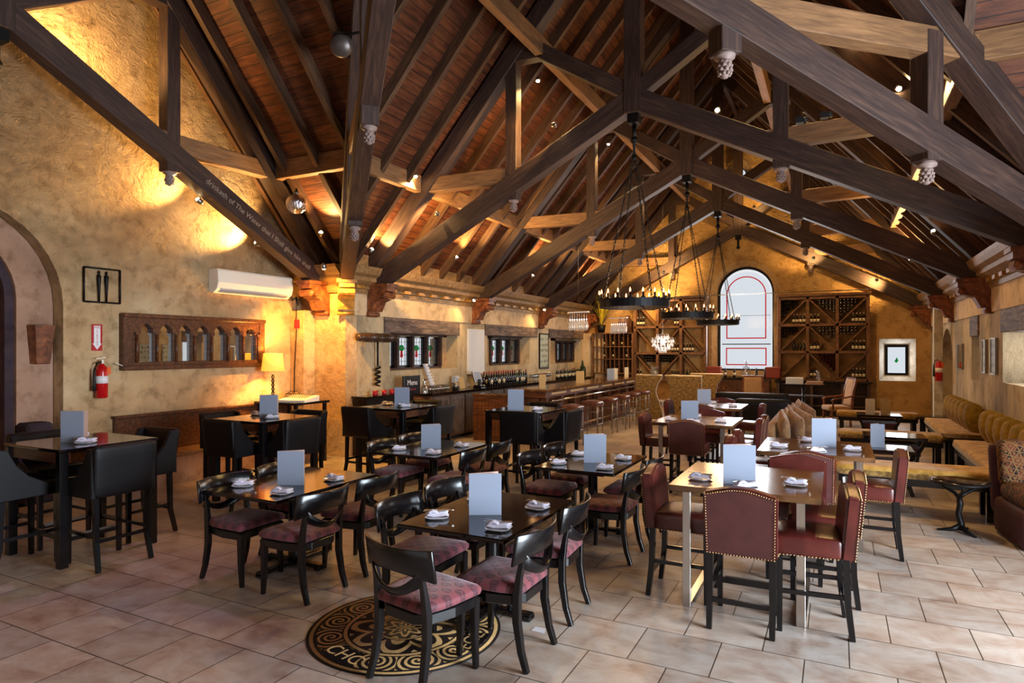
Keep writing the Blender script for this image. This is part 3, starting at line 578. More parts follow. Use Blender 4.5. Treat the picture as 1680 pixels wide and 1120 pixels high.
def table_bar(label, loc, sx, sy):
    t = thing('bar_table', label, 'table', loc); a, c = sx/2-.045, sy/2-.045
    part('tabletop', 'espresso', t, lambda b: b.cb((0, 0, 1.045), (sx, sy, .03)), .005)
    part('apron', 'walnut', t, lambda b: [b.cb((0, s*c, .98), (sx-.1, .025, .1)) for s in (-1, 1)]+[b.cb((s*a, 0, .98), (.025, sy-.1, .1)) for s in (-1, 1)])
    for i in (-1, 1):
        for j in (-1, 1): part('leg', 'lacquer', t, lambda b: b.cb((i*a, j*c, .515), (.075, .075, 1.03)), .005)
    return t
def table_chrome(label, loc, sx, sy):
    t = thing('counter_table', label, 'table', loc); a, c = sx/2-.13, sy/2-.06
    part('tabletop', 'glossbrown', t, lambda b: b.cb((0, 0, .9), (sx, sy, .045)), .003)
    for i in (-1, 1):
        part('leg_frame', 'chrome', t, lambda b: [b.cb((i*a, -c, .44), (.06, .03, .88)), b.cb((i*a, c, .44), (.06, .03, .88)), b.cb((i*a, 0, .012), (.06, 2*c, .024)), b.cb((i*a, 0, .865), (.06, 2*c, .02))], .003)
    return t
# place settings and menus, each its own thing
def mk_plate(): return Proto(one('side_plate', 'white', lambda b: b.add(*sq_plate()), 'p', 'plate'))
def sq_plate():
    vs = []; fs = []
    for r, z in ((.06, 0), (.066, .002), (.085, .012), (.085, .015), (.064, .006), (0.0, .006)):
        for i in range(16): a = 2*PI*i/16+PI/16; k = 1/max(abs(math.cos(a)), abs(math.sin(a)))**.72; vs.append((r*k*math.cos(a), r*k*math.sin(a), z))
    for j in range(5): fs += [(j*16+i, j*16+(i+1) % 16, j*16+16+(i+1) % 16, j*16+16+i) for i in range(16)]
    fs.append(tuple(range(16))[::-1]); return vs, fs
def mk_napkin(): return Proto(one('folded_napkin', 'napkin', lambda b: [b.rbox((0, 0, .008), (.16, .085, .014), .006, 5, lambda p: V((p.x, p.y, p.z+.006*math.sin(p.x*60+p.y*30)))), b.rbox((.012, .008, .02), (.13, .07, .012), .005, 5, lambda p: V((p.x+p.y*.25, p.y, p.z+.005*math.sin(p.x*50)))), b.rbox((-.03, -.01, .03), (.07, .045, .018), .008, 4, lambda p: V((p.x, p.y, p.z+.006*math.cos(p.x*70))))], 'n', 'napkin'))
def fork_fn(b): b.sweep([(-.09, 0, .0), (-.03, 0, .004), (.04, 0, .002)], [.012, .007, .008], .003, side=(0, 1, 0)); b.cb((.055, 0, .002), (.03, .022, .002)); [b.cb((.085, -.009+k*.006, .003), (.035, .003, .002)) for k in range(4)]
def knife_fn(b): b.sweep([(-.1, 0, 0), (0, 0, .002)], [.014, .01], .005, side=(0, 1, 0)); b.prism([(0, -.005), (.1, -.004), (.11, .004), (.09, .01), (0, .008)], .0, .003)
PL, NP = mk_plate(), mk_napkin(); FK = Proto(one('fork', 'chrome', fork_fn, 'f', 'fork')); KN = Proto(one('knife', 'chrome', knife_fn, 'k', 'knife'))
def menu_fn(w, h):
    t = thing('menu', 'm', 'menu')
    a = .16; c, s = math.cos(a), math.sin(a)
    part('cover', 'menu', t, lambda b: b.box(-w/2, -.003, 0, w/2, .0, h))
    part('back_cover', 'menu_in', t, lambda b: b.box(0, -.0015, 0, w*.96, .0015, h, TR(-w/2, 0.004, 0) @ RZ(.35)))
    part('inner_page', 'menu_in', t, lambda b: b.box(0, -.001, .004, w*.92, .001, h-.004, TR(-w/2+.002, 0.003, 0) @ RZ(.17)))
    return t
MN = Proto(menu_fn(.235, .3))
def setting(x, y, z, ang, where):
    d = V((math.cos(ang), math.sin(ang), 0))
    PL.put((x, y, z), ang, 'small square white plate, %s' % where, 'side plates'); NP.put((x, y, z+.0155), ang+.15, 'folded white napkin, %s' % where, 'folded napkins')
    FK.put((x-.01*d.x, y-.01*d.y, z+.052), ang+.25, 'silver fork on the napkin, %s' % where, 'forks'); KN.put((x+.02*d.y, y+.02-.02*d.x, z+.0545), ang-.1, 'silver knife on the napkin, %s' % where, 'knives')
M['carvedblack'] = plain('black_inlay', (16, 11, 10), .9, 0, .1); M['inlaygold'] = plain('gold_inlay', (196, 158, 104), .5)
# ================================================================ floor medallion
g = G('mosaic_medallion', .5, 0, .3); tc = g.n('TexCoord'); sp = g.n('SeparateXYZ', {0: tc.outputs['Object']}); ln = g.n('VectorMath', {0: tc.outputs['Object']}, operation='LENGTH')
r = ln.outputs[1]; th = g.math('ARCTAN2', sp.outputs[1], sp.outputs[0])
def rings(v): # scrolls: distance field of spirals around the ring centres
    n = 12; a = g.math('MULTIPLY', g.math('SUBTRACT', g.math('FRACT', g.math('MULTIPLY', th, n/(2*PI))), .5), 2*PI/n*.5); u = g.math('MULTIPLY', a, 1.0); w = g.math('SUBTRACT', r, .5)
    d = g.math('SQRT', g.math('ADD', g.math('MULTIPLY', u, u), g.math('MULTIPLY', w, w))); an = g.math('ARCTAN2', w, u)
    return g.math('SINE', g.math('ADD', g.math('MULTIPLY', d, 150), an))
scr = g.math('GREATER_THAN', rings(0), .15)
wv = g.math('GREATER_THAN', g.math('SINE', g.math('ADD', g.math('MULTIPLY', g.math('SINE', g.math('MULTIPLY', th, 8)), 2.2), g.math('MULTIPLY', r, 75))), .35)
star = g.math('GREATER_THAN', g.math('SINE', g.math('ADD', g.math('MULTIPLY', g.math('ABSOLUTE', g.math('SINE', g.math('MULTIPLY', th, 4))), 6), g.math('MULTIPLY', r, -46))), .3)
def between(a, b_): return g.math('MULTIPLY', g.math('GREATER_THAN', r, a), g.math('LESS_THAN', r, b_))
zone = g.math('ADD', g.math('ADD', g.math('MULTIPLY', between(.43, .6), scr), g.math('MULTIPLY', between(.2, .38), star)), g.math('ADD', g.math('MULTIPLY', between(0, .17), wv), g.math('ADD', between(.62, .645), g.math('ADD', between(.395, .42), between(.178, .19)))))
tess = g.n('TexBrick', {'Vector': g.obj(), 'Scale': 1, 'Brick Width': .014, 'Row Height': .014, 'Mortar Size': .0012, 'Color1': (1, 1, 1, 1), 'Color2': (.8, .75, .7, 1), 'Mortar': (.35, .3, .25, 1)})
g.col(g.mix(1, g.mix(g.math('MINIMUM', zone, 1), S((28, 20, 18)), S((196, 158, 104))), tess.outputs[0], 'MULTIPLY')); M['mosaic'] = g.m
tag(struct('trim_9', 'mosaic', lambda b: b.lathe([(.665, 0), (.665, .004), (0, .004)], 72)), None, None); bpy.data.objects['trim_9'].location = (-2.69, 3.63, 0); bpy.data.objects['trim_9']['label'] = 'round black and gold mosaic medallion laid into the floor'
for body, a0 in (('CHC', -102), ('ECE', 4)):
    a = math.radians(a0); part('inlay_field', 'carvedblack', bpy.data.objects['trim_9'], lambda b: b.prism([(r*math.cos(q), r*math.sin(q)) for r, qs in ((.435, (-.24, -.12, 0, .12, .24)), (.6, (.24, .12, 0, -.12, -.24))) for q in [a+u for u in qs]], .0035, .0045))
    text(body, .15, bpy.data.objects['trim_9'], TR(.515*math.cos(a), .515*math.sin(a), .0045) @ RZ(a+PI/2), 'inlaygold', name='inlaid_letters', ext=.0006)
one('paper_scrap', 'white', lambda b: b.prism([(-.05, -.03), (.05, -.035), (.03, .04), (-.045, .035)], 0, .002), 'small white printed paper scrap lying on the tiles beside a chair leg', 'paper', (-1.84, 4.02, .001))
# ================================================================ dining tables (black chairs with rose seats)
CH = Proto(chair_lacquer('x'))
SIDE = {'+X': (1, 0, PI/2), '-X': (-1, 0, -PI/2), '+Y': (0, 1, PI), '-Y': (0, -1, 0)}
SN = {'+X': 'bench-wall side', '-X': 'bar-wall side', '+Y': 'far side', '-Y': 'entrance side'}
DT = [('over the round floor medallion', 'medallion table', -2.28, 4.14, .84, 1.2, [(-1.93, 3.66, PI/2), (-1.95, 4.38, PI/2+.06), (-2.68, 3.86, -PI/2), (-2.7, 4.5, -PI/2-.05), (-2.21, 3.2, -.2)]),
      ('between the medallion and mirror wall', 'mirror-side dining table', -4.38, 4.24, .88, 1.24, [(-3.86, 3.82, PI/2), (-3.86, 4.5, PI/2), (-4.55, 3.84, -PI/2), (-4.6, 4.5, -PI/2)]),
      ('in front of the corkscrew pier', 'corkscrew-side dining table', -4.4, 6.5, .9, 1.22, [(-3.85, 6.15, PI/2), (-3.88, 6.85, PI/2+.05), (-4.72, 6.2, -PI/2), (-4.75, 6.85, -PI/2)]),
      ('beside the burgundy counter chairs', 'dining table beside burgundy chairs', -2.34, 6.5, .86, 1.2, [(-1.93, 5.82, PI/2), (-1.93, 6.55, PI/2), (-2.72, 6.2, -PI/2), (-2.72, 6.85, -PI/2)])]
cn = ['near bench-wall side', 'far bench-wall side', 'near bar-wall side', 'far bar-wall side', 'entrance end']
for w, w2, x, y, sx, sy, chairs in DT:
    table_dining('black glossy dining table %s' % w, (x, y, 0), sx, sy)
    for (cx, cy, rz), c in zip(chairs, cn): CH.put((cx, cy, 0), rz, 'black rose-seated chair, %s of the %s' % (c, w2), 'black dining chairs with rose seats')
    for i, (px, py) in enumerate(((-.26, -.34), (.27, -.4), (-.27, .26), (.27, .22))):
        setting(x+px, y+py, .75, (.5, .1, .3, -.2)[i], '%s %s corner, %s' % (('near', 'near', 'far', 'far')[i], ('bar-side', 'bench-side', 'bar-side', 'bench-side')[i], w2))
MENU_D = [(0, -2.27, 4.02, .5), (1, -4.3, 4.12, .45), (2, -4.33, 6.35, .5), (3, -2.28, 6.4, .4)]
for i, x, y, a in MENU_D: MN.put((x, y, .75), a, 'pale standing menu folder on the %s' % DT[i][1], 'standing menus')
# ================================================================ black bar tables along the mirror wall and bar
BC = Proto(chair_black('x'))
BT = [('nearest the fire extinguisher', 'extinguisher bar table', -6.57, 3.64, .94, .92, [('-Y', -.05, .12), ('+X', -.1, .13), ('+Y', 0, .1), ('-X', 0, .1)]),
      ('below the lit table lamp', 'lamp bar table', -6.68, 5.98, .94, .94, [('-Y', -.02, .0), ('+X', -.15, .1), ('+Y', .1, .0), ('-X', -.1, .1)]),
      ('under the giant corkscrew', 'corkscrew bar table', -6.14, 8.08, .92, .94, [('-Y', -.2, .02), ('+X', .1, .1), ('+Y', 0, .1)]),
      ('in front of the bar end panel', 'bar-end bar table', -4.12, 8.55, .9, .96, [('-Y', .2, .0), ('+X', -.15, .12), ('+Y', -.1, .16)])]
for w, w2, x, y, sx, sy, chairs in BT:
    table_bar('tall dark bar table %s' % w, (x, y, 0), sx, sy)
    for sd, off, gap in chairs:
        dx, dy, rz = SIDE[sd]; d = (sx if dx else sy)/2-.04+gap
        BC.put((x+dx*d+(off if dy else 0), y+dy*d+(off if dx else 0), 0), rz+off*.3, 'black leather winged bar chair, %s of the %s' % (SN[sd], w2), 'black leather bar chairs')
    setting(x+.22, y-.1, 1.06, .6, 'bench-wall half of the %s' % w2); setting(x-.3, y+.12, 1.06, .2, 'mirror-wall half of the %s' % w2)
for i, (x, y, a) in enumerate(((-6.5, 3.5, .38), (-6.55, 5.9, .4), (-5.98, 7.98, .4), (-4.2, 8.35, .35))): MN.put((x, y, 1.06), a, 'pale standing menu folder on the %s' % BT[i][1], 'standing menus')
# ================================================================ chrome-legged counter tables with burgundy chairs
RC = Proto(chair_red('x'))
CT = [('nearest the camera', 'nearest chrome table', -.62, 5.4, 1.05, 1.1, [('-Y', .03, .05, 0), ('+X', -.4, -.04, .1), ('-X', -.2, -.02, 0), ('+Y', .3, .1, 0), ('+X', .22, .02, .05)]),
      ('beside the gold velvet bench', 'bench-side chrome table', -.2, 7.45, 1.05, 1.1, [('-Y', -.05, .18, 0), ('+X', -.4, .0, 0), ('-X', -.1, .1, 0), ('-X', .45, .1, 0)]),
      ('level with the bar stools', 'stool-side chrome table', -1.8, 9.5, 1.1, 1.15, [('-Y', .0, .05, 0), ('-X', -.1, .0, 0), ('+X', -.2, .1, 0), ('+X', .35, .1, 0), ('+Y', 0, .1, 0)]),
      ('farthest, by the black sofas', 'farthest chrome table', -2.0, 12.1, 1.05, 1.1, [('-Y', -.1, .05, 0), ('-X', 0, .1, 0), ('+X', -.2, .1, 0), ('+Y', 0, .1, 0)])]
for w, w2, x, y, sx, sy, chairs in CT:
    table_chrome('brown wood counter table on chrome legs, %s' % w, (x, y, 0), sx, sy); seen = {}
    for sd, off, gap, tw in chairs:
        dx, dy, rz = SIDE[sd]; d = (sx if dx else sy)/2-.03+gap; seen[sd] = seen.get(sd, 0)+1; both = sum(1 for c in chairs if c[0] == sd) > 1
        RC.put((x+dx*d+(off if dy else 0), y+dy*d+(off if dx else 0), 0), rz+tw, 'burgundy nailhead chair, %s%s of the %s' % (('nearer on ' if seen[sd] == 1 else 'farther on ') if both else '', SN[sd], w2), 'burgundy nailhead counter chairs')
    for i, (px, py) in enumerate(((-.34, -.25), (.02, -.42), (.34, -.14), (-.1, .35))): setting(x+px, y+py, .9225, (-.2, .3, -.1, .2)[i], '%s of the %s' % (('bar-side edge', 'near edge', 'bench-side edge', 'far edge')[i], w2))
for i, (x, y, a) in enumerate(((-.66, 5.1, .25), (-.12, 7.45, .2), (-1.85, 9.15, .25), (-2.15, 11.9, .2))): MN.put((x, y, .9225), a, 'pale standing menu folder on the %s' % CT[i][1], 'standing menus')
def ringz(prof, n):
    m = len(prof); return [(r*math.cos(2*PI*k/n), r*math.sin(2*PI*k/n), z) for r, z in prof for k in range(n)], [(i*n+k, i*n+(k+1) % n, (i+1) % m*n+(k+1) % n, (i+1) % m*n+k) for i in range(m) for k in range(n)]
# ================================================================ mirror wall
def YZp(y, z, off=0): return TR(XM+off, y, z) @ Mx(((0, 0, 1, 0), (1, 0, 0, 0), (0, 1, 0, 0), (0, 0, 0, 1))) # local x->Y, y->Z, z->+X
t = thing('wall_mirror_frame', 'long carved oak mirror with seven gothic arches on the ochre wall', 'mirror', (XM, 6.68, 2.06)); X = Mx(((0, 0, 1, 0), (1, 0, 0, 0), (0, 1, 0, 0), (0, 0, 0, 1)))
def gothic(cx, w, z0, z1): # ogee-ish pointed trefoil outline
    h = w/2; return [(cx-h, z0), (cx+h, z0), (cx+h, z1-.14), (cx+h*.72, z1-.13), (cx+h*.82, z1-.09), (cx+h*.5, z1-.04), (cx, z1), (cx-h*.5, z1-.04), (cx-h*.82, z1-.09), (cx-h*.72, z1-.13), (cx-h, z1-.14)]
fr = wallpoly('arcade_frame', rect(-1.2, -.375, 1.2, .375), [gothic(-.885+k*.305, .24, -.29, .27) for k in range(7)], X @ TR(0, 0, .02), .06, 'walnut'); del fr['kind']; fr.parent = t
part('moulding', 'walnut', t, lambda b: [b.box(-1.24, .34, .0, 1.24, .4, .13, X), b.box(-1.24, -.41, .0, 1.24, -.34, .11, X), b.box(-1.24, -.36, 0, -1.1, .36, .1, X), b.box(1.12, -.36, 0, 1.24, .36, .1, X)], .01)
part('colonnette', 'walnut', t, lambda b: [b.tube([X @ V((-1.037+k*.305, -.3, .09)), X @ V((-1.037+k*.305, .1, .09))], .022, 8) for k in range(8)]+[b.cb((-1.037+k*.305, .12, .09), (.07, .03, .05), X) for k in range(8)])
part('mirror_glass', 'mirror', t, lambda b: b.box(-1.18, -.36, .005, 1.18, .36, .015, X))
# iron framed figure art
t = thing('wall_art', 'square black iron frame with two slender standing figures', 'wall art', (XM, 5.2, 2.82))
part('frame', 'iron', t, lambda b: [b.tube([X @ V((a, c, .03)), X @ V((a2, c2, .03))], .014, 6) for a, c, a2, c2 in ((-.24, -.23, .24, -.23), (-.24, .23, .24, .23), (-.24, -.23, -.24, .23), (.24, -.23, .24, .23))])
for s in (-.045, .055): part('figure', 'iron', t, lambda b: b.tube([X @ V((s, z, .03)) for z in (-.22, -.05, .08, .13, .15, .17, .2)], [.012, .018, .026, .028, .01, .018, .006], 8))
# extinguishers
def extinguisher(label, loc, rz):
    t = thing('fire_extinguisher', label, 'fire extinguisher', loc, rz)
    part('cylinder', 'red', t, lambda b: b.lathe([(.06, 0), (.072, .01), (.074, .36), (.06, .42), (.03, .45), (.025, .47)], 20))
    part('label', 'signwhite', t, lambda b: b.lathe([(.0755, .2), (.0755, .3)], 20))
    part('valve', 'chrome', t, lambda b: [b.cb((0, 0, .49), (.03, .05, .05)), b.cb((.05, 0, .54), (.13, .02, .012), RY(-.12)), b.cb((.06, 0, .5), (.11, .02, .012), RY(.35))])
    part('hose', 'rubber', t, lambda b: b.tube([(-.01, 0, .49), (-.07, 0, .47), (-.1, 0, .38), (-.1, 0, .2), (-.095, 0, .1)], [.012, .012, .013, .02, .024], 8))
    part('tag', 'orange', t, lambda b: b.cb((.06, -.06, .37), (.05, .004, .1)))
    part('bracket', 'iron', t, lambda b: b.cb((0, .085, .25), (.05, .03, .3))); return t
extinguisher('red fire extinguisher hung on the ochre wall below its arrow sign', (XM+.1, 5.15, 1.29), PI/2)
extinguisher('red fire extinguisher on the pipe in the far bench corner', (2.1, 17.55, 1.22), 0)
t = thing('extinguisher_sign', 'red sign with a white arrow pointing down to the extinguisher', 'sign', (XM+.004, 5.14, 2.1))
part('panel', 'signred', t, lambda b: b.box(-.07, -.17, 0, .07, .19, .006, X)); part('arrow', 'signwhite', t, lambda b: b.prism([(-.042, .17), (.042, .17), (.042, -.07), (.062, -.07), (0, -.155), (-.062, -.07), (-.042, -.07)], .0065, .009, X))
text('FIRE', .042, t, TR(.0095, 0, .145) @ X, 'signred', ext=.0008)
for i, ch in enumerate('EXTINGUISHER'): text(ch, .026, t, TR(.0095, 0, .112-i*.0185) @ X, 'signred', ext=.0008)
# air conditioner
t = thing('air_conditioner', 'white split air conditioner high on the ochre wall', 'air conditioner', (XM, 7.65, 2.85))
part('body', 'acwhite', t, lambda b: b.prism([(0, .02), (.1, -.0), (.2, .07), (.235, .17), (.225, .36), (.2, .39), (0, .39)], -.78, .78, Mx(((1, 0, 0, 0), (0, 0, 1, 0), (0, 1, 0, 0), (0, 0, 0, 1)))), .008)
part('vent', 'grille', t, lambda b: [b.box(-.001, -.7, -.004, .05, .7, .0, TR(.12+.04*k, 0, .02+.022*k)) for k in range(2)])
one('conduit', 'iron', lambda b: [b.tube([(XM+.06, 8.45, 2.95), (XM+.1, 8.55, 2.85), (XM+.16, 8.57, 2.9), (XM+.2, 8.56, 2.75)], .022, 8), b.tube([(XM+.17, 8.565, 2.9), (XM+.17, 8.565, 2.2), (XM+.13, 8.565, 1.6), (XM+.12, 8.565, 1.1)], .007, 6)], 'black cable dropping beside the alarm from the air conditioner', 'cable')
one('fire_alarm', 'signred', lambda b: [b.box(-.05, -.04, 0, .05, 0, .16), b.box(-.02, -.05, .03, .02, -.04, .08)], 'small red fire alarm box on the pilaster', 'alarm', (-8.78, 8.579, 2.33), bevel=.004)
# bench with panelled back
t = thing('wall_bench', 'long brown panelled wooden bench built against the ochre wall', 'bench', (XM, 6.95, 0))
part('back_panel', 'walnut', t, lambda b: [b.box(.0, -1.6, .46, .06, 1.6, .98), b.box(0, -1.62, .98, .09, 1.6, 1.02)], .006)
part('seat', 'beam2', t, lambda b: b.box(0, -1.6, .4, .5, 1.6, .46), .01)
part('plinth', 'plaster_pink', t, lambda b: b.box(0, -1.58, 0, .44, 1.6, .4))
# wall sconce on the rose reveal
one('wall_sconce', 'carved', lambda b: b.add([(0, -.1, 0), (0, .1, 0), (.12, .08, 0), (.12, -.08, 0), (0, -.14, .5), (0, .14, .5), (.17, .12, .5), (.17, -.12, .5)], [(0, 1, 2, 3), (4, 5, 1, 0), (5, 6, 2, 1), (6, 7, 3, 2), (7, 4, 0, 3)]), 'dark red tapered wall sconce on the rose arch reveal', 'wall lamp', (XM-.24, 4.55, 1.76), bevel=.006)
# lamp and sound desk in the corner
t = thing('equipment_stand', 'black equipment stand in the corner carrying the sound mixer', 'stand', (-8.35, 8.05, 0))
part('shelf', 'lacquer', t, lambda b: b.box(-.55, -.35, 1.02, .42, .45, 1.06), .004); part('shelf', 'lacquer', t, lambda b: b.box(-.5, -.3, .5, .4, .4, .53), .004)
for a in (-.48, .36):
    for c in (-.28, .38): part('leg', 'lacquer', t, lambda b: b.cb((a, c, .51), (.05, .05, 1.02)))
t = thing('sound_mixer', 'flat grey sound mixer with rows of knobs on the stand', 'mixer', (-8.15, 8.0, 1.06), .2)
part('case', 'acwhite', t, lambda b: b.prism([(-.22, 0), (.22, 0), (.22, .1), (-.22, .045)], -.25, .25, Mx(((0, 0, 1, 0), (1, 0, 0, 0), (0, 1, 0, 0), (0, 0, 0, 1)))), .006)
part('knob', 'grille', t, lambda b: [b.cb((-.2+i*.045, -.15+j*.05, .062+.055*(-.15+j*.05+.22)/.44+.01), (.016, .016, .014)) for i in range(10) for j in range(7)])['kind'] = 'stuff'
one('wire_basket', 'iron', lambda b: [b.tube([(.16*math.cos(a), .11*math.sin(a), z) for a in [k*PI/8 for k in range(16)]], .005, 5, closed=True) for z in (.0, .05, .1)]+[b.tube([(.16*math.cos(a), .11*math.sin(a), 0), (.165*math.cos(a), .115*math.sin(a), .1)], .004, 4) for a in [k*PI/6 for k in range(12)]]+[b.tube([(-.15, 0, .1), (-.08, 0, .15), (.08, 0, .15), (.15, 0, .1)], .006, 5)], 'small black wire basket behind the sound mixer', 'basket', (-8.5, 8.22, 1.066))
t = thing('table_lamp', 'lit table lamp with amber shade and twisted black stem', 'lamp', (-8.62, 7.86, 1.06))
part('lamp_base', 'iron', t, lambda b: b.lathe([(.08, 0), (.085, .015), (.03, .03), (.02, .06)], 16))
part('stem', 'iron', t, lambda b: [b.tube([(.016*math.cos(z*45+p), .016*math.sin(z*45+p), .05+z) for z in [i*.012 for i in range(36)]], .012, 6) for p in (0, PI)])
part('lamp_shade', 'shade', t, lambda b: [b.add(*ringz([(.19, .52), (.155, .82), (.15, .82), (.185, .52)], 32), True)])
point((-8.62, 7.86, 1.06+.72), 70, .05, (1, .52, .10))

# ================================================================ corkscrew pier, bar and back bar
M['carved_dark'] = wood('dark_turned_wood', (34, 24, 18), (54, 38, 28), (80, 58, 42), .35)
t = thing('giant_corkscrew', 'giant dark wooden-handled corkscrew hung on the stone pier', 'wall decoration', (XL+.12, 9.62, 2.17))
part('handle', 'carved_dark', t, lambda b: b.lathe([(.03, -.58), (.07, -.56), (.075, -.5), (.05, -.46), (.085, -.38), (.09, -.16), (.06, -.1), (.085, -.06), (.085, .06), (.06, .1), (.09, .16), (.085, .38), (.05, .46), (.075, .5), (.07, .56), (.03, .58)], 16, X=RX(PI/2)))
part('screw', 'iron', t, lambda b: [b.tube([(0, 0, -.05), (0, 0, -.55)], .018, 8), b.tube([(.0+.045*math.cos(a), .045*math.sin(a), -.55-a*.0145) for a in [k*.35 for k in range(76)]], [.02]*70+[.018, .015, .012, .009, .006, .002], 8)])
t = thing('low_console', 'low black console shelf beneath the giant corkscrew', 'console', (-7.72, 9.75, 0))
part('top', 'espresso', t, lambda b: b.box(-.17, -.75, 1.05, .2, .72, 1.09), .004); part('cabinet', 'lacquer', t, lambda b: b.box(-.16, -.72, 0, .17, .7, 1.05), .004)
for k, y in enumerate((9.35, 9.62, 9.85, 10.0)):
    one('candle_jar', 'foilred', lambda b: b.lathe([(.045, 0), (.05, .01), (.05, .085), (.04, .09), (.04, .07), (0, .07)], 14), 'small red glass candle jar, %s from the pier on the console' % ('first', 'second', 'third', 'fourth')[k], 'candle', (-7.62, y, 1.091), group='red candle jars')
t = thing('menu_board', 'black box sign with white script at the counter end', 'sign', (-7.52, 10.33, 1.05))
part('board', 'lacquer', t, lambda b: b.box(-.02, -.27, 0, .03, .27, .38), .004)
text('Menu', .15, t, TR(.032, 0, .24) @ X, 'signwhite', ext=.001); part('red_line', 'signred', t, lambda b: b.box(.03, -.1, .1, .033, .12, .112))
# back bar counter
t = thing('back_bar_counter', 'long black-topped back counter with panelled doors under the windows', 'counter', (-7.62, 15.4, 0))
part('worktop', 'espresso', t, lambda b: b.box(-.28, -4.6, .99, .3, 5.0, 1.045), .006); part('carcass', 'rackwood', t, lambda b: b.box(-.26, -4.55, .08, .22, 5.0, .99))
M['greywood'] = wood('grey_brown_cabinet', (60, 48, 42), (92, 76, 66), (120, 102, 90), .45, (10, 10, 1.5))
for k in range(9):
    y = -4.5+k*.62; d = part('door', 'greywood', t, lambda b: [b.box(.22, y, .12, .245, y+.6, .96), b.box(.245, y+.02, .14, .26, y+.1, .94), b.box(.245, y+.5, .14, .26, y+.58, .94), b.box(.245, y+.1, .14, .26, y+.5, .22), b.box(.245, y+.1, .86, .26, y+.5, .94)], .003)
    part('handle', 'chrome', d, lambda b: b.tube([(.26, y+(.06 if k % 2 else .54), .56), (.285, y+(.06 if k % 2 else .54), .57), (.285, y+(.06 if k % 2 else .54), .67), (.26, y+(.06 if k % 2 else .54), .68)], .008, 6))
# front bar
t = thing('bar_counter', 'long wooden bar counter with brass foot rail and thick top', 'bar', (-5.75, 15.4, 0))
part('bar_top', 'glossbrown', t, lambda b: b.box(-.4, -3.35, 1.06, .42, 3.4, 1.11), .008)
part('fascia', 'walnut', t, lambda b: [b.box(-.36, -3.3, .93, .36, 3.36, 1.06)], .006)
M['marquetry'] = plain('pale_inlay', (206, 168, 116), .3)
part('inlay_strip', 'marquetry', t, lambda b: [b.box(.36, -3.0+k*1.08, .985, .366, -3.0+k*1.08+.82, 1.03) for k in range(6)])
part('front_panel', 'walnut', t, lambda b: [b.box(-.3, -3.25, .0, .18, 3.3, .93)]+[b.box(.18, -3.2+k*.81, .06, .2, -3.2+k*.81+.08, .9) for k in range(9)]+[b.box(.18, -3.2, .82, .2, 3.3, .92)])
[part('corbel', 'walnut', t, lambda b: b.box(.18, -3.2+k*.81, .7, .33, -3.2+k*.81+.1, .93)) for k in range(9)]
part('arm_rail', 'chrome', t, lambda b: [b.tube([(.42, -3.1, .86), (.42, 3.2, .86)], .022, 8)]+[b.tube([(.2, -3.0+k*.77, .82), (.42, -3.0+k*.77, .86)], .014, 6) for k in range(9)])
part('foot_rail', 'brass', t, lambda b: [b.tube([(.4, -3.1, .2), (.4, 3.2, .2)], .025, 8)]+[b.tube([(.18, -2.9+k*1.5, .12), (.4, -2.9+k*1.5, .2)], .015, 6) for k in range(5)])
t = thing('bar_end_cabinet', 'red-brown beadboard cabinet closing the near end of the bar', 'cabinet', (-6.2, 11.9, 0))
part('top', 'glossbrown', t, lambda b: b.box(-.78, -.12, .96, .35, .12, 1.0), .006); part('body', 'walnut', t, lambda b: b.box(-.74, -.08, 0, .3, .08, .96)); part('beading', 'walnut', t, lambda b: [b.box(-.62+k*.08, -.09, .06, -.56+k*.08, -.08, .9) for k in range(11)]); part('corner_post', 'walnut', t, lambda b: b.box(-.76, -.1, 0, -.66, .1, .96))
def stool(label):
    t = thing('bar_stool', label, 'stool')
    part('seat', 'brownleather', t, lambda b: b.rbox((0, 0, .77), (.4, .4, .1), .04, 6, lambda p: V((p.x, p.y, p.z+(.02*(1-(p.x/.2)**2) if p.z > 0 else 0)))))
    for a in (-1, 1):
        for c in (-1, 1): part('leg', 'steel', t, lambda b: b.tube([(a*.165, c*.165, .73), (a*.18, c*.18, 0)], .012, 6))
    part('foot_ring', 'steel', t, lambda b: [b.tube([(-.175, s*.175, .28), (.175, s*.175, .28)], .01, 6) for s in (-1, 1)]+[b.tube([(s*.175, -.175, .33), (s*.175, .175, .33)], .01, 6) for s in (-1, 1)]+[b.tube([(-.17, s*.17, .6), (.17, s*.17, .6)], .007, 6) for s in (-1, 1)])
    return t
ST = Proto(stool('x')); on = ('first', 'second', 'third', 'fourth', 'fifth', 'sixth')
for k, y in enumerate((11.95, 13.15, 14.2, 15.2, 16.15, 17.05)): ST.put((-4.75, y, 0), 0, 'brown leather backless bar stool, %s along the bar from the near end' % on[k], 'brown leather bar stools')
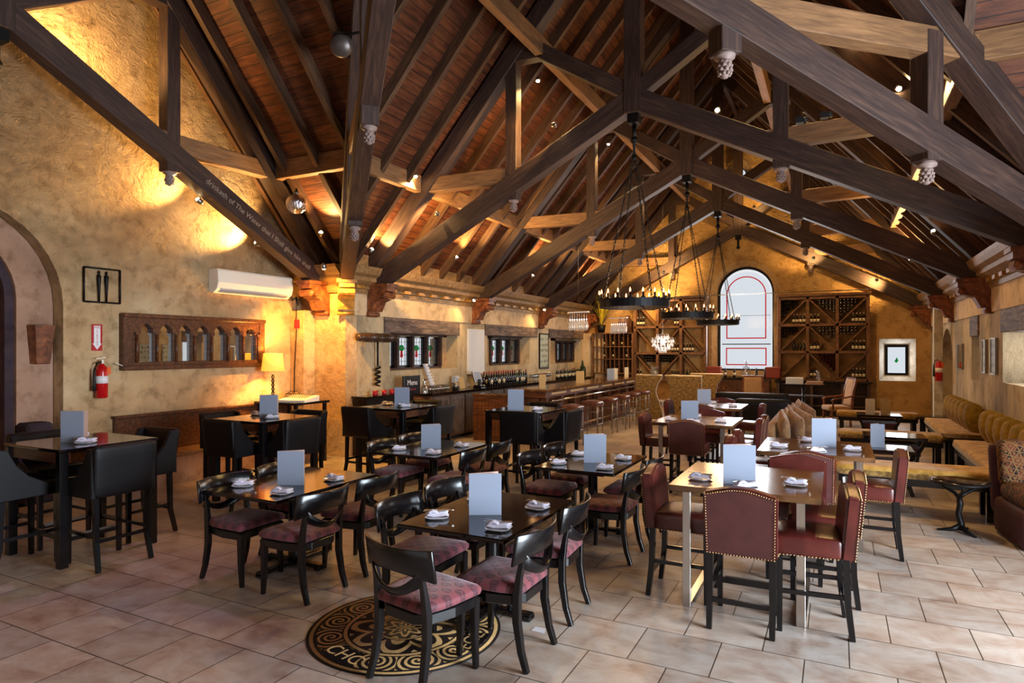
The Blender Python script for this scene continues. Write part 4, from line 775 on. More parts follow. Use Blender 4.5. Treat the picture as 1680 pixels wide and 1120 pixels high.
# bottles: one mesh with three materials each (glass, label, foil)
def bottle(mats, h=.3, r=.037, name='wine_bottle'):
    b = MB(); b.lathe([(r*.9, 0), (r, .006), (r, h*.6), (r*.85, h*.67), (r*.38, h*.76), (r*.36, h*.86)], 10); b.k = 1; b.lathe([(r+.0012, h*.18), (r+.0012, h*.46)], 10); b.k = 2; b.lathe([(r*.4, h*.86), (r*.42, h), (0, h)], 8)
    o = b.build(name, mats); o['category'] = 'bottle'; return Proto(o)
BB = {'redcap': bottle(['glassdark', 'glassdark', 'foilred'], .36, .042), 'red': bottle(['glassdark', 'label', 'foilred'], .35, .042), 'dark': bottle(['glassdark', 'label', 'foilsilver'], .35, .042), 'black': bottle(['glassdark', 'glassdark', 'glassdark'], .36, .042), 'green': bottle(['glassgreen', 'label', 'foilsilver'], .35, .042)}
B_ = {'dark': bottle(['glassdark', 'label', 'foilsilver']), 'red': bottle(['glassdark', 'label', 'foilred']), 'green': bottle(['glassgreen', 'label', 'foilsilver']), 'black': bottle(['glassdark', 'glassdark', 'glassdark']), 'redcap': bottle(['glassdark', 'glassdark', 'foilred'])}
random.seed(3)
for k in range(34):
    y = 13.5+k//2*.128+random.uniform(-.01, .01); x = -7.52 if k % 2 else -7.66; kind = random.choice(['redcap', 'redcap', 'redcap', 'red']) if k < 20 else random.choice(['dark', 'black', 'black', 'redcap', 'green'])
    BB[kind].put((x, y, 1.046), random.random()*6, 'dark wine bottle in the dense double row on the back bar', 'wine bottles lined up on the back bar')
for k in range(14):
    B_[('dark', 'green', 'red')[k % 3]].put((-7.55-.12*(k % 2), 17.9+k*.15, 1.046), 1, 'liquor bottle at the far end of the back bar', 'bottles at the far end of the back bar')
# glassware
def glassP(name, prof, n=12): 
    o = MB().lathe(prof, n).build(name, 'glassware'); o['category'] = 'glass'; return Proto(o)
TG = glassP('tumbler', [(.03, 0), (.036, .14), (.033, .14), (.027, .01), (0, .01)])
WG = glassP('wine_glass', [(.034, 0), (.03, .004), (.005, .01), (.005, .09), (.03, .12), (.04, .16), (.033, .21), (.031, .21), (.037, .16), (.0, .105)])
for k in range(24): TG.put((-7.5-.085*(k % 3), 10.95+(k//3)*.1, 1.046), 0, 'clear tumbler in the block of glasses at the near counter end', 'tumblers on the back bar')
for k in range(20): WG.put((-7.5-.1*(k % 2), 16.0+(k//2)*.13, 1.046), 0, 'stemmed glass standing on the back bar past the wine bottles', 'stemmed glasses on the back bar')
one('glass_carafe', 'glassware', lambda b: b.lathe([(.09, 0), (.095, .02), (.05, .16), (.03, .22), (.07, .3), (.067, .3), (.027, .22), (0, .02)], 16), 'tall flared glass carafe beside the black sign', 'carafe', (-7.5, 10.75, 1.046))
t = thing('cup_stack', 'leaning tall stack of white patterned cups on the counter', 'cups', (-7.68, 11.35, 1.046))
for k in range(9): part('cup', 'white', t, lambda b: b.lathe([(.045, 0), (.065, .075), (.06, .075), (.04, .005), (0, .005)], 14, X=TR(-.012*k, -.02*k, .065*k)))
one('ice_bucket', 'steel', lambda b: [b.lathe([(.07, 0), (.09, .16), (.086, .16), (.066, .01), (0, .01)], 16), b.tube([(0, .088*math.cos(a), .15+.13*math.sin(a)) for a in [k*PI/10 for k in range(11)]], .006, 6)], 'steel ice bucket with raised hoop handle on the back bar', 'bucket', (-7.6, 12.1, 1.046))
one('cutting_board', 'kraft', lambda b: b.box(-.01, -.12, 0, .01, .12, .28, RY(-.25)), 'wooden board leaning beside the till', 'board', (-7.62, 12.45, 1.05), bevel=.006)
one('paper_bag', 'canvas', lambda b: b.box(-.05, -.09, 0, .05, .09, .3), 'white card leaning between ice bucket and till', 'card', (-7.72, 12.3, 1.046), bevel=.004)
t = thing('cash_register', 'tilted grey touch-screen till on the back bar', 'till', (-7.5, 13.02, 1.046))
part('stand', 'lacquer', t, lambda b: [b.box(-.12, -.1, 0, .1, .12, .06), b.box(-.03, -.04, .05, .03, .04, .2)], .004); part('screen', 'steel', t, lambda b: b.box(-.02, -.17, .12, .02, .17, .4, RY(-.3)), .008)
part('display', 'menu', t, lambda b: b.box(.02, -.15, .14, .022, .15, .38, RY(-.3)))
# things standing on the front bar
for k, (x, y, w, m, l) in enumerate(((-5.6, 12.4, .14, 'kraft', 'tall tan card standing at the near end of the bar'), (-5.62, 14.7, .2, 'kraft', 'tan and cream standing menu halfway along the bar'), (-5.6, 17.0, .2, 'menu', 'pair of cream standing menus toward the far end'), (-5.6, 17.4, .15, 'ivory', 'cream menu beside the pair toward the far end'), (-5.6, 18.5, .12, 'ivory', 'narrow cream menu at the far end of the bar'))):
    t = thing('bar_menu', l, 'menu', (x, y, 1.112), .5); part('front_leaf', m, t, lambda b: b.box(-w/2, -.004, 0, w/2, 0, .3)); part('back_leaf', 'menu_in', t, lambda b: b.box(0, -.002, 0, w, .002, .3, TR(-w/2, .002, 0) @ RZ(.5)))
# hung pieces on the bar wall
def wallthing(name, label, cat, y0, y1, z0, z1, mat, dep=.04, fmat=None):
    t = thing(name, label, cat, (XL, (y0+y1)/2, (z0+z1)/2)); a, c = (y1-y0)/2, (z1-z0)/2
    part('panel', mat, t, lambda b: b.box(.005, -a, -c, dep, a, c), .003)
    if fmat: part('frame', fmat, t, lambda b: [b.box(0, -a-.03, -c, dep+.01, -a, c), b.box(0, a, -c, dep+.01, a+.03, c), b.box(0, -a-.03, c, dep+.01, a+.03, c+.03), b.box(0, -a-.03, -c-.03, dep+.01, a+.03, -c)])
    return t
wallthing('wall_canvas', 'tall blank white panel between the first two bar windows', 'panel', 13.08, 13.85, 1.35, 2.44, 'canvas', .06)
g = G('print_of_bottles', .6); v = g.n('TexVoronoi', {'Vector': g.obj((1, 9, 6)), 'Scale': 1, 'Randomness': .3}); g.col(g.ramp(v.outputs[0], [(.2, S((60, 66, 50))), (.34, S((176, 180, 160)))]).outputs[0]); M['print'] = g.m
wallthing('wall_poster', 'tall framed grey-green print between the farther bar windows', 'poster', 17.25, 17.85, 1.4, 2.4, 'print', .03, 'lacquer')
struct('wall_pier', 'plaster_frieze', lambda b: b.box(XL, 20.86, 0, XL+.75, YF, 2.5), .01)
# giant green bottle by the far bar window, flowers
one('wine_jug', 'glassgreen', lambda b: b.lathe([(.09, 0), (.11, .03), (.11, .28), (.04, .38), (.03, .5), (.035, .52), (0, .52)], 14), 'fat dark green bottle beside the farthest bar window', 'bottle', (-7.6, 20.1, 1.046))
# potted plant on the low rack, barrel
t = thing('potted_plant', 'spiky yellow-green potted plant on top of the cubby rack', 'plant', (-7.2, 20.85, 2.52))
part('pot', 'iron', t, lambda b: b.lathe([(.11, 0), (.15, .26), (.13, .26), (0, .24)], 16))
random.seed(5)
def blades(b):
    for k in range(46):
        a = random.random()*6.283; L = random.uniform(.6, 1.15); sp = random.uniform(.15, .75); c, s = math.cos(a), math.sin(a); pts = [(c*sp*L*u**1.6, s*sp*L*u**1.6*.6, .25+L*u*(1-.25*sp*u)) for u in (0, .25, .5, .75, 1)]
        b.sweep(pts, [.03, .045, .04, .025, .004], .004, side=(-s, c, 0))
part('leaves', 'leaf', t, blades)
one('wooden_barrel', 'rackwood', lambda b: [b.lathe([(.17, 0), (.21, .15), (.22, .28), (.21, .42), (.17, .56), (0, .56)], 20)], 'small brown wooden barrel on top of the cubby rack', 'barrel', (-6.35, 20.8, 2.52))
# cubby rack with upright bottles
t = thing('cubby_rack', 'oak bottle rack with three rows of narrow cubbies', 'wine rack', (-6.78, 20.95, 0))
part('case', 'rackwood', t, lambda b: [b.box(-.7, .15, .3, .7, .2, 2.5)]+[b.box(-.7, -.2, z, .7, .2, z+.035) for z in (.3, .8, 1.12, 1.6, 2.02, 2.47)]+[b.box(s*.7-.03, -.2, .0, s*.7+.03, .2, 2.5) for s in (-1, 1)], .003)
part('divider', 'rackwood', t, lambda b: [b.box(-.7+k*.155-.012, -.19, 1.12, -.7+k*.155+.012, .15, 2.47) for k in range(1, 9)]+[b.box(-.7, -.19, .33, -.67, .15, 1.12), b.box(.67, -.19, .33, .7, .15, 1.12)])
random.seed(9)
for r, z in enumerate((1.157, 1.637, 2.057)):
    for k in range(9):
        if random.random() < .75: B_[random.choice(['dark', 'black', 'red', 'dark'])].put((-6.78-.7+.078+k*.155, 20.9, z), 0, 'upright wine bottle in the %s row of the cubby rack' % ('bottom', 'middle', 'top')[r], 'bottles in the cubby rack, %s row' % ('bottom', 'middle', 'top')[r])
# big diagonal racks on the far wall
def bigrack(x0, x1, z0, z1, label, diag, nm):
    t = thing('wine_rack', label, 'wine rack', ((x0+x1)/2, YF-.2, 0)); n = 3; W3 = (x1-x0)/n; H3 = (z1-z0)/3; cx = (x0+x1)/2
    part('case', 'rackwood', t, lambda b: [b.box(x0-cx+k*W3-.045, -.2, .0 if k in (0, 3) else z0, x0-cx+k*W3+.045, .19, z1+.05) for k in range(4)]+[b.box(x0-cx, -.2, z0+k*H3-.04, x1-cx, .19, z0+k*H3+.04) for k in range(4)]+[b.box(x0-cx-.08, -.24, z1+.05, x1-cx+.08, .19, z1+.12)], .004)
    part('diagonal_board', 'rackwood', t, lambda b: [b.box(-math.hypot(W3-.09, H3-.08)/2, -.17, -.02, math.hypot(W3-.09, H3-.08)/2, .17, .02, TR(x0-cx+(c+.5)*W3, 0, z0+(2-r+.5)*H3) @ RY((-1 if diag[c] == '/' else 1)*math.atan2(H3-.08, W3-.09))) for r in range(3) for c in range(3)])
    return W3, H3
W3, H3 = bigrack(-1.56, .8, 1.06, 3.48, 'large oak diagonal wine rack right of the arched window', '/\\/', 'R')
RW = {0: 'top', 1: 'middle', 2: 'bottom'}; CW = {0: 'first', 1: 'second', 2: 'third'}
def cell(x0, z0, W3, H3, r, c, side, n, kind, rack):
    for k in range(n):
        x = x0+c*W3+.1+k*.092 if side == 'L' else x0+(c+1)*W3-.1-k*.092
        B_[kind].put((x, YF-.33, z0+(2-r)*H3+.041), 0, 'upright bottle in the %s row, %s bay of the %s rack' % (RW[r], CW[c], rack), 'upright bottles, %s row %s bay, %s rack' % (RW[r], CW[c], rack))
def lying(x0, z0, W3, H3, r, c, corner, kind, rack, lim=99):
    k = 0; p = .094
    for j in range(int((H3-.1)/.085)):
        z = z0+(2-r+1)*H3-.085-j*.085; m = int((1-(j*.085+.12)/(H3-.08))*(W3-.12)/p)
        for i in range(m):
            if k >= lim: return
            x = x0+c*W3+.09+i*p+(j % 2)*.0 if corner == 'L' else x0+(c+1)*W3-.09-i*p
            B_[kind].put((x, YF-.08, z), 0, 'wine bottle lying in the %s row, %s bay of the %s rack' % (RW[r], CW[c], rack), 'lying bottles, %s row %s bay, %s rack' % (RW[r], CW[c], rack), rot=(PI/2, 0, 0)); k += 1
R_ = (-1.56, 1.06, W3, H3)
for a in ((0, 0, 'R', 4, 'dark'), (0, 1, 'L', 3, 'dark'), (0, 2, 'R', 4, 'dark'), (1, 0, 'R', 4, 'black'), (1, 1, 'L', 3, 'red'), (1, 2, 'R', 4, 'dark'), (2, 1, 'L', 2, 'red'), (2, 2, 'R', 4, 'dark')): cell(*R_, *a, 'right')
for a in ((0, 0, 'L', 'black', 20), (0, 1, 'R', 'green', 18), (0, 2, 'L', 'dark', 20), (1, 0, 'L', 'black', 16), (1, 1, 'R', 'dark', 16), (1, 2, 'L', 'dark', 14), (2, 1, 'R', 'redcap', 20)): lying(*R_, *a[:4], 'right', a[4])
W3, H3 = bigrack(-6.05, -3.75, .95, 3.55, 'large oak diagonal wine rack left of the arched window', '\\/\\', 'L'); L_ = (-6.05, .95, W3, H3)
for a in ((0, 0, 'L', 3, 'dark'), (0, 1, 'R', 2, 'dark'), (1, 1, 'R', 3, 'dark'), (1, 2, 'L', 4, 'dark'), (2, 0, 'L', 2, 'dark'), (2, 1, 'R', 3, 'dark'), (2, 2, 'L', 3, 'black')): cell(*L_, *a, 'left')
for a in ((2, 0, 'R', 'black', 14), (2, 1, 'L', 'black', 14)): lying(*L_, *a[:4], 'left', a[4])
one('ladder_rail', 'steel', lambda b: [b.tube([(-6.2, 0, 0), (.9, 0, 0)], .012, 8)]+[b.tube([(x, 0, 0), (x, .05, 0)], .02, 8) for x in (-6.1, -5.3, -4.5, -3.8, -1.56, -.77, .01, .8)], 'thin steel ladder rail running across both far racks', 'rail', (0, YF-.5, 3.66))
# base cabinets and console at the far wall
t = thing('rack_cabinet', 'dark low cabinet below the right wine rack', 'cabinet', (-.35, YF-.7, 0))
part('top', 'espresso', t, lambda b: b.box(-1.3, -.25, .98, 1.25, .25, 1.03), .004); part('body', 'beam', t, lambda b: [b.box(-1.25, .05, 0, 1.2, .22, .98)]+[b.box(x-.04, -.22, 0, x+.04, .22, .98) for x in (-1.2, -.3, .5, 1.16)]+[b.box(-1.2, -.2, z, 1.16, .2, z+.03) for z in (.3, .6)])
t = thing('console_table', 'dark carved console cabinet under the arched window', 'cabinet', (-2.7, YF-.45, 0))
part('top', 'espresso', t, lambda b: b.box(-1.05, -.25, 1.03, .95, .25, 1.08), .004); part('body', 'walnut', t, lambda b: b.box(-1.0, -.2, 0, .9, .22, 1.03))
for k in range(4):
    d = part('door', 'walnut', t, lambda b: b.box(-.96+k*.47, -.225, .08, -.96+k*.47+.43, -.2, .96), .005); part('knob', 'brass', d, lambda b: b.ball((-.96+k*.47+(.38 if k % 2 == 0 else .05), -.235, .75), .018))
for x, l in ((-3.45, 'bar side'), (-1.72, 'rack side')): one('storage_box', 'redbox', lambda b: [b.box(-.2, -.15, 0, .2, .15, .3), b.box(-.21, -.16, .25, .21, .16, .33)], 'orange-red box on the console, %s' % l, 'box', (x, YF-.45, 1.081), bevel=.008)
for x, k in ((-3.12, 'dark'), (-2.85, 'dark'), (-2.2, 'black'), (-1.95, 'black')): B_[k].put((x, YF-.45, 1.081), 0, 'single dark bottle standing on the console under the arched window', 'bottles on the console')
one('demijohn', 'glassware', lambda b: b.lathe([(.11, 0), (.13, .04), (.13, .25), (.04, .38), (.035, .5), (.05, .52), (0, .52)], 16), 'large clear glass bottle centred under the arched window', 'bottle', (-2.5, YF-.45, 1.081))
one('white_pole', 'canvas', lambda b: b.tube([(0, 0, 1.08), (0, 0, 3.3)], .03, 8), 'thin white pole left of the arched window', 'pole', (-3.72, YF-.36, 0))
# ================================================================ bench wall side
def bench(label, cx, cy, sx, sy, h=.54, name='upholstered_bench', group='gold velvet benches'):
    t = thing(name, label, 'bench', (cx, cy, 0), group=group)
    part('cushion', 'tanvelvet', t, lambda b: b.rbox((0, 0, h-.055), (sx, sy, .13), .04, 8)); part('cushion_border', 'gaufrage', t, lambda b: b.rbox((0, 0, h-.075), (sx+.012, sy+.012, .085), .03, 6))
    part('rail', 'lacquer', t, lambda b: b.cb((0, 0, h-.16), (sx-.06, sy-.06, .08)))
    for i in (-1, 1):
        for j in (-1, 1): part('leg', 'lacquer', t, lambda b: b.cb((i*(sx/2-.1), j*(sy/2-.1), (h-.2)/2), (.085, .085, h-.2)))
    return t
bench('gold velvet wall bench nearest the kilim armchair', 1.93, 10.4, .64, 3.25); bench('gold velvet wall bench farther along, past the inset table', 1.93, 14.2, .64, 2.85)
bench('long gold velvet bench across the room behind the branch table', .82, 9.05, 1.66, .58); bench('gold velvet cross bench behind the menu table', .8, 12.6, 1.55, .5); bench('gold velvet cross bench farthest from the camera', .8, 16.5, 1.6, .5)
for y, l in ((12.4, 'between the two wall benches'), (15.95, 'past the farther wall bench')):
    t = thing('inset_table', 'dark glossy square side table %s' % l, 'table', (1.9, y, 0)); part('tabletop', 'espresso', t, lambda b: b.box(-.36, -.28, .5, .36, .28, .55), .004)
    for i in (-1, 1):
        for j in (-1, 1): part('leg', 'lacquer', t, lambda b: b.cb((i*.28, j*.2, .25), (.06, .06, .5)))
def lowtable(label, x, y, sx, sy, h=.6):
    t = thing('low_table', label, 'table', (x, y, 0)); part('tabletop', 'espresso', t, lambda b: b.cb((0, 0, h-.02), (sx, sy, .04)), .004); part('shelf', 'purple', t, lambda b: b.cb((0, 0, h*.62), (sx*.8, sy*.8, .12)))
    for i in (-1, 1):
        for j in (-1, 1): part('curved_leg', 'lacquer', t, lambda b: b.sweep([(i*sx*.48, j*sy*.4, h-.04), (i*sx*.36, j*sy*.38, h*.6), (i*sx*.34, j*sy*.38, h*.4), (i*sx*.46, j*sy*.42, 0)], .05, .05, side=(0, 1, 0)))
lowtable('dark low table with two tall tan menus between velvet benches', .78, 15.3, .8, .7); lowtable('dark low table in front of the middle cross bench', .8, 11.7, .85, .65); lowtable('dark low table holding a grey menu, behind the burgundy chair', .62, 10.15, .6, .6)
for x, y, m, l in ((.62, 15.2, 'ivory', 'tall cream menu on the farthest low table'), (.9, 15.25, 'kraft', 'tall tan menu on the farthest low table'), (.5, 10.1, 'menu', 'pale grey standing menu on the nearest low table')):
    t = thing('lounge_menu', l, 'menu', (x, y, .601), .3); part('front_leaf', m, t, lambda b: b.box(-.09, -.004, 0, .09, 0, .32)); part('back_leaf', 'menu_in', t, lambda b: b.box(0, -.002, 0, .17, .002, .32, TR(-.09, .002, 0) @ RZ(.6)))
def pillow_fn(w, h, d):
    def warp(p):
        u, v = p.x/(w/2), p.z/(h/2); k = (1-abs(u)**2.2)*(1-abs(v)**2.2); return V((p.x*(1-.07*(1-v*v)), p.y*(.12+.88*max(k, 0)**.5), p.z*(1-.07*(1-u*u))))
    return lambda b: b.rbox((0, 0, 0), (w, d, h), d*.3, 8, warp)
def lens_pillow(b):
    def warp(p):
        u, v = p.x/.22, p.z/.27; k = max(0, 1-abs(u)**1.8)*max(0, 1-abs(v)**1.8); return V((p.x*math.sqrt(max(0, 1-.42*v*v)), p.y*(.06+.94*k**.6), p.z*math.sqrt(max(0, 1-.42*u*u))))
    b.rbox((0, 0, 0), (.44, .3, .56), .02, 12, warp)
PW = Proto(one('throw_pillow', 'velvet', lens_pillow, 'x', 'pillow'))
for k, y in enumerate((9.35, 9.8, 10.25, 10.72, 11.2, 11.7)): PW.put((2.08, y, .775), 0, 'olive velvet pillow, %s from the armchair on the near wall bench' % on[k], 'olive velvet pillows', rot=(-.2, 0, PI/2+.62))
for k, y in enumerate((13.1, 13.55, 14.0, 14.42, 14.85, 15.3)): PW.put((2.08, y, .775), 0, 'olive velvet pillow, %s on the farther wall bench' % on[k], 'olive velvet pillows', rot=(-.2, 0, PI/2+.62))
# branch-legged side table
t = thing('branch_table', 'small round mirror-topped table on a black branching stem', 'table', (1.17, 8.2, 0))
part('tabletop', 'espresso', t, lambda b: [b.lathe([(.25, .525), (.265, .53), (.265, .55), (.25, .555), (0, .555)], 32)]); part('rim', 'iron', t, lambda b: b.tube([(.265*math.cos(a), .265*math.sin(a), .54) for a in [k*PI/16 for k in range(32)]], .012, 6, closed=True))
part('stem', 'iron', t, lambda b: b.tube([(0, 0, .03), (.01, 0, .1), (-.015, .01, .2), (.0, -.01, .3), (-.01, 0, .38)], [.045, .032, .028, .03, .026], 8))
for k in range(3):
    a = k*2.094+.5; part('branch', 'iron', t, lambda b: b.tube([(-.01, 0, .37), (.06*math.cos(a), .06*math.sin(a), .42), (.16*math.cos(a), .16*math.sin(a), .46), (.21*math.cos(a), .21*math.sin(a), .53)], [.022, .018, .014, .01], 7)); part('root_foot', 'iron', t, lambda b: b.tube([(0, 0, .07), (.08*math.cos(a+.6), .08*math.sin(a+.6), .03), (.21*math.cos(a+.6), .21*math.sin(a+.6), .012)], [.035, .022, .01], 7))
# kilim armchair
t = thing('kilim_armchair', 'wide armchair with diamond kilim upholstery on a plum base', 'armchair', (1.98, 8.12, 0), PI+.12)
def shell(b):
    n = 16; vs = []
    for z, r in ((0, .42), (.12, .46), (.34, .52)):
        for k in range(n+1): a = PI*k/n; vs.append((r*math.cos(a), -.02-r*.92*math.sin(a) if 0 else .1-r*math.sin(a)*1.0, z))
    m = n+1; fs = [(i*m+k, i*m+k+1, (i+1)*m+k+1, (i+1)*m+k) for i in range(2) for k in range(n)]; b.add(vs, fs+[tuple(range(m)), tuple(2*m+k for k in range(m))]+[(0, n, m+n, m), (m, m+n, 2*m+n, 2*m)], False)
part('base', 'purple', t, lambda b: b.rbox((0, .02, .2), (.9, .84, .4), .08, 6)); part('seat_cushion', 'kilim', t, lambda b: b.rbox((0, .08, .47), (.84, .8, .2), .09, 8))
part('back_cushion', 'kilim', t, lambda b: b.rbox((0, -.3, .74), (.82, .2, .5), .08, 8, lambda p: V((p.x, p.y-.16*(p.z+.25), p.z)))); part('outer_back', 'purple', t, lambda b: b.rbox((0, -.41, .56), (.9, .1, .72), .04, 6, lambda p: V((p.x, p.y-.16*(p.z+.25), p.z))))
# black leather sofas and brown suede pillows
def sofa(label, x, y, w, rz):
    t = thing('leather_sofa', label, 'sofa', (x, y, 0), rz, 'black leather sofas'); part('seat', 'blackleather', t, lambda b: b.rbox((0, .05, .3), (w, .75, .3), .06, 6)); part('backrest', 'blackleather', t, lambda b: b.rbox((0, -.35, .55), (w, .16, .62), .06, 6))
    for s in (-1, 1): part('arm', 'blackleather', t, lambda b: b.rbox((s*(w/2-.07), .03, .38), (.14, .8, .44), .05, 5))
    for i in (-1, 1):
        for j in (-1, 1): part('foot', 'lacquer', t, lambda b: b.cb((i*(w/2-.1), j*.28, .08), (.06, .06, .16)))
sofa('black leather sofa with its back to the far chrome table', -1.45, 15.3, 1.15, 0); sofa('black leather sofa farther back, near the console', -1.9, 17.3, 1.75, 0)
t = thing('banquette', 'brown suede banquette running toward the far wall', 'sofa', (-.62, 11.9, 0)); part('seat', 'suede', t, lambda b: b.rbox((.08, 0, .32), (.6, 2.9, .26), .06, 6)); part('backrest', 'suede', t, lambda b: b.rbox((-.28, 0, .5), (.14, 2.9, .62), .05, 6)); part('plinth', 'lacquer', t, lambda b: b.cb((.05, 0, .1), (.55, 2.8, .2)))
SP = Proto(one('suede_pillow', 'suede', pillow_fn(.48, .48, .17), 'x', 'pillow')); random.seed(11)
for k, (x, y, a, tl) in enumerate(((-.72, 10.6, .2, -.3), (-.56, 10.75, .5, -.4), (-.7, 11.05, .1, -.2), (-.5, 11.3, .7, -.35), (-.68, 11.6, .2, -.25), (-.66, 12.1, .1, -.2), (-.45, 12.3, .5, -.3), (-.62, 12.6, .1, -.2), (-.6, 13.0, .2, -.25))):
    SP.put((x, y, .74), 0, 'brown suede pillow, number %s from the near end of the banquette' % ('one', 'two', 'three', 'four', 'five', 'six', 'seven', 'eight', 'nine')[k], 'brown suede pillows', rot=(tl*.3, -.15+tl*.3, PI/2+a))
# high tan chairs near the far wall
def highchair(label, x, y, rz, arms):
    t = thing('high_back_chair', label, 'armchair' if arms else 'chair', (x, y, 0), rz)
    part('seat', 'tancloth', t, lambda b: b.rbox((0, .02, .46), (.56, .52, .13), .04, 6)); part('backrest', 'tancloth', t, lambda b: b.rbox((0, -.27, .86), (.46, .07, .66), .025, 6, lambda p: V((p.x, p.y-.14*(p.z+.33), p.z))))
    part('back_frame', 'carved', t, lambda b: [b.sweep([(s*.255, -.25, .4), (s*.255, -.3, .9), (s*.25, -.38, 1.22)], .04, .05) for s in (-1, 1)]+[b.cb((0, -.37, 1.21), (.52, .04, .05))])
    for i in (-1, 1):
        for j in (-1, 1): part('leg', 'carved', t, lambda b: b.sweep([(i*.24, j*.22, .42), (i*.24, j*.24, 0)], .045, .045))
    if arms:
        for s in (-1, 1): part('arm', 'carved', t, lambda b: [b.sweep([(s*.27, -.29, .78), (s*.29, -.1, .74), (s*.3, .18, .7), (s*.3, .24, .66)], .045, .035), b.sweep([(s*.28, .2, .42), (s*.3, .21, .69)], .035, .035)])
highchair('tan high-backed carved armchair facing the wine racks', .0, 18.2, PI*.62, True); highchair('tan square-backed chair in front of the console', -2.05, 18.9, 0, False)
t = thing('pub_table', 'tall narrow pedestal table by the far armchair', 'table', (-.75, 17.6, 0)); part('tabletop', 'espresso', t, lambda b: b.cb((0, 0, 1.06), (1.0, .5, .03))); part('post', 'steel', t, lambda b: b.lathe([(.2, 0), (.2, .02), (.03, .04), (.03, 1.05)], 16)); part('shelf', 'beam', t, lambda b: b.cb((0, 0, .78), (.9, .45, .03)))
one('napkin_box', 'canvas', lambda b: b.box(-.2, -.12, 0, .2, .12, .16), 'white box on the tall pedestal table', 'box', (-.95, 17.6, 1.076), bevel=.005); one('menu_stack', 'menu_in', lambda b: [b.box(-.2+k*.01, -.1, k*.02, .2, .1, k*.02+.016) for k in range(4)], 'short stack of brown menus on the pedestal table', 'menus', (-.5, 17.55, 1.076)); one('flower_vase', 'glassware', lambda b: [b.lathe([(.03, 0), (.06, .1), (.03, .2), (.05, .26), (0, .2)], 12)], 'slim clear vase on the tall pedestal table', 'vase', (-.42, 17.7, 1.16))
# hourglass booth ends
def booth(label, x, y, w, h=1.22, flip=1):
    t = thing('booth_panel', label, 'booth', (x, y, 0)); pr = [(-w/2, h), (-w/2, .35), (-w/2+.0, 0), (w/2, 0), (w/2+.0, .1), (w/2-.02, .3), (w/2-.18, .75), (w/2-.14, .95), (w/2-.04, 1.1), (w/2+.02, h)]
    pr = [(a*flip, c) for a, c in pr]; pr = pr[::-1] if flip < 0 else pr
    part('upholstered_back', 'booth', t, lambda b: b.prism(pr, -.06, .06, Mx(((1, 0, 0, 0), (0, 0, 1, 0), (0, 1, 0, 0), (0, 0, 0, 1)))), .02); part('top_piping', 'ivory', t, lambda b: b.tube([(-w/2, 0, h), (w/2, 0, h)], .022, 8))
    part('seat', 'booth', t, lambda b: b.rbox((0, .35, .4), (w*.9, .55, .2), .05, 5)); return t
booth('mottled bronze booth back at the far end of the bar', -4.72, 17.75, .75); booth('wide mottled bronze booth back beside the first', -3.75, 17.65, 1.0, flip=-1); booth('curved bronze booth back behind the other two', -3.3, 18.6, .9, 1.25)
t = thing('candle_lantern', 'square glass candle lantern on the booth back', 'lantern', (-4.55, 17.75, 1.24)); part('glass_box', 'glassware', t, lambda b: b.box(-.11, -.06, 0, .11, .06, .22)); part('candle', 'ivory', t, lambda b: b.lathe([(.035, 0), (.035, .1), (0, .1)], 12))
# pipes at the far bench-wall corner
struct('wall_pillar', 'whitewash', lambda b: b.box(2.02, 17.72, 0, 2.2, 17.9, 3.0), .01)
# mirrors and frames on the bench wall
for y0, y1, z0, z1, l, m in ((16.1, 16.6, 1.55, 2.05, 'narrow silver mirror farthest along the bench wall', 'mirror'), (13.75, 14.0, 1.55, 2.1, 'slim grey-green framed glass near the slit niche', 'print'), (12.95, 13.3, 1.55, 2.12, 'larger grey-green framed glass above the inset table', 'print')):
    t = thing('wall_frame', l, 'picture', (XR, (y0+y1)/2, (z0+z1)/2)); a, c = (y1-y0)/2, (z1-z0)/2; part('panel', m, t, lambda b: b.box(-.03, -a, -c, -.005, a, c)); part('frame', 'steel', t, lambda b: [b.box(-.045, -a-.02, -c-.02, 0, -a, c+.02), b.box(-.045, a, -c-.02, 0, a+.02, c+.02), b.box(-.045, -a, c, 0, a, c+.02), b.box(-.045, -a, -c-.02, 0, a, -c)])
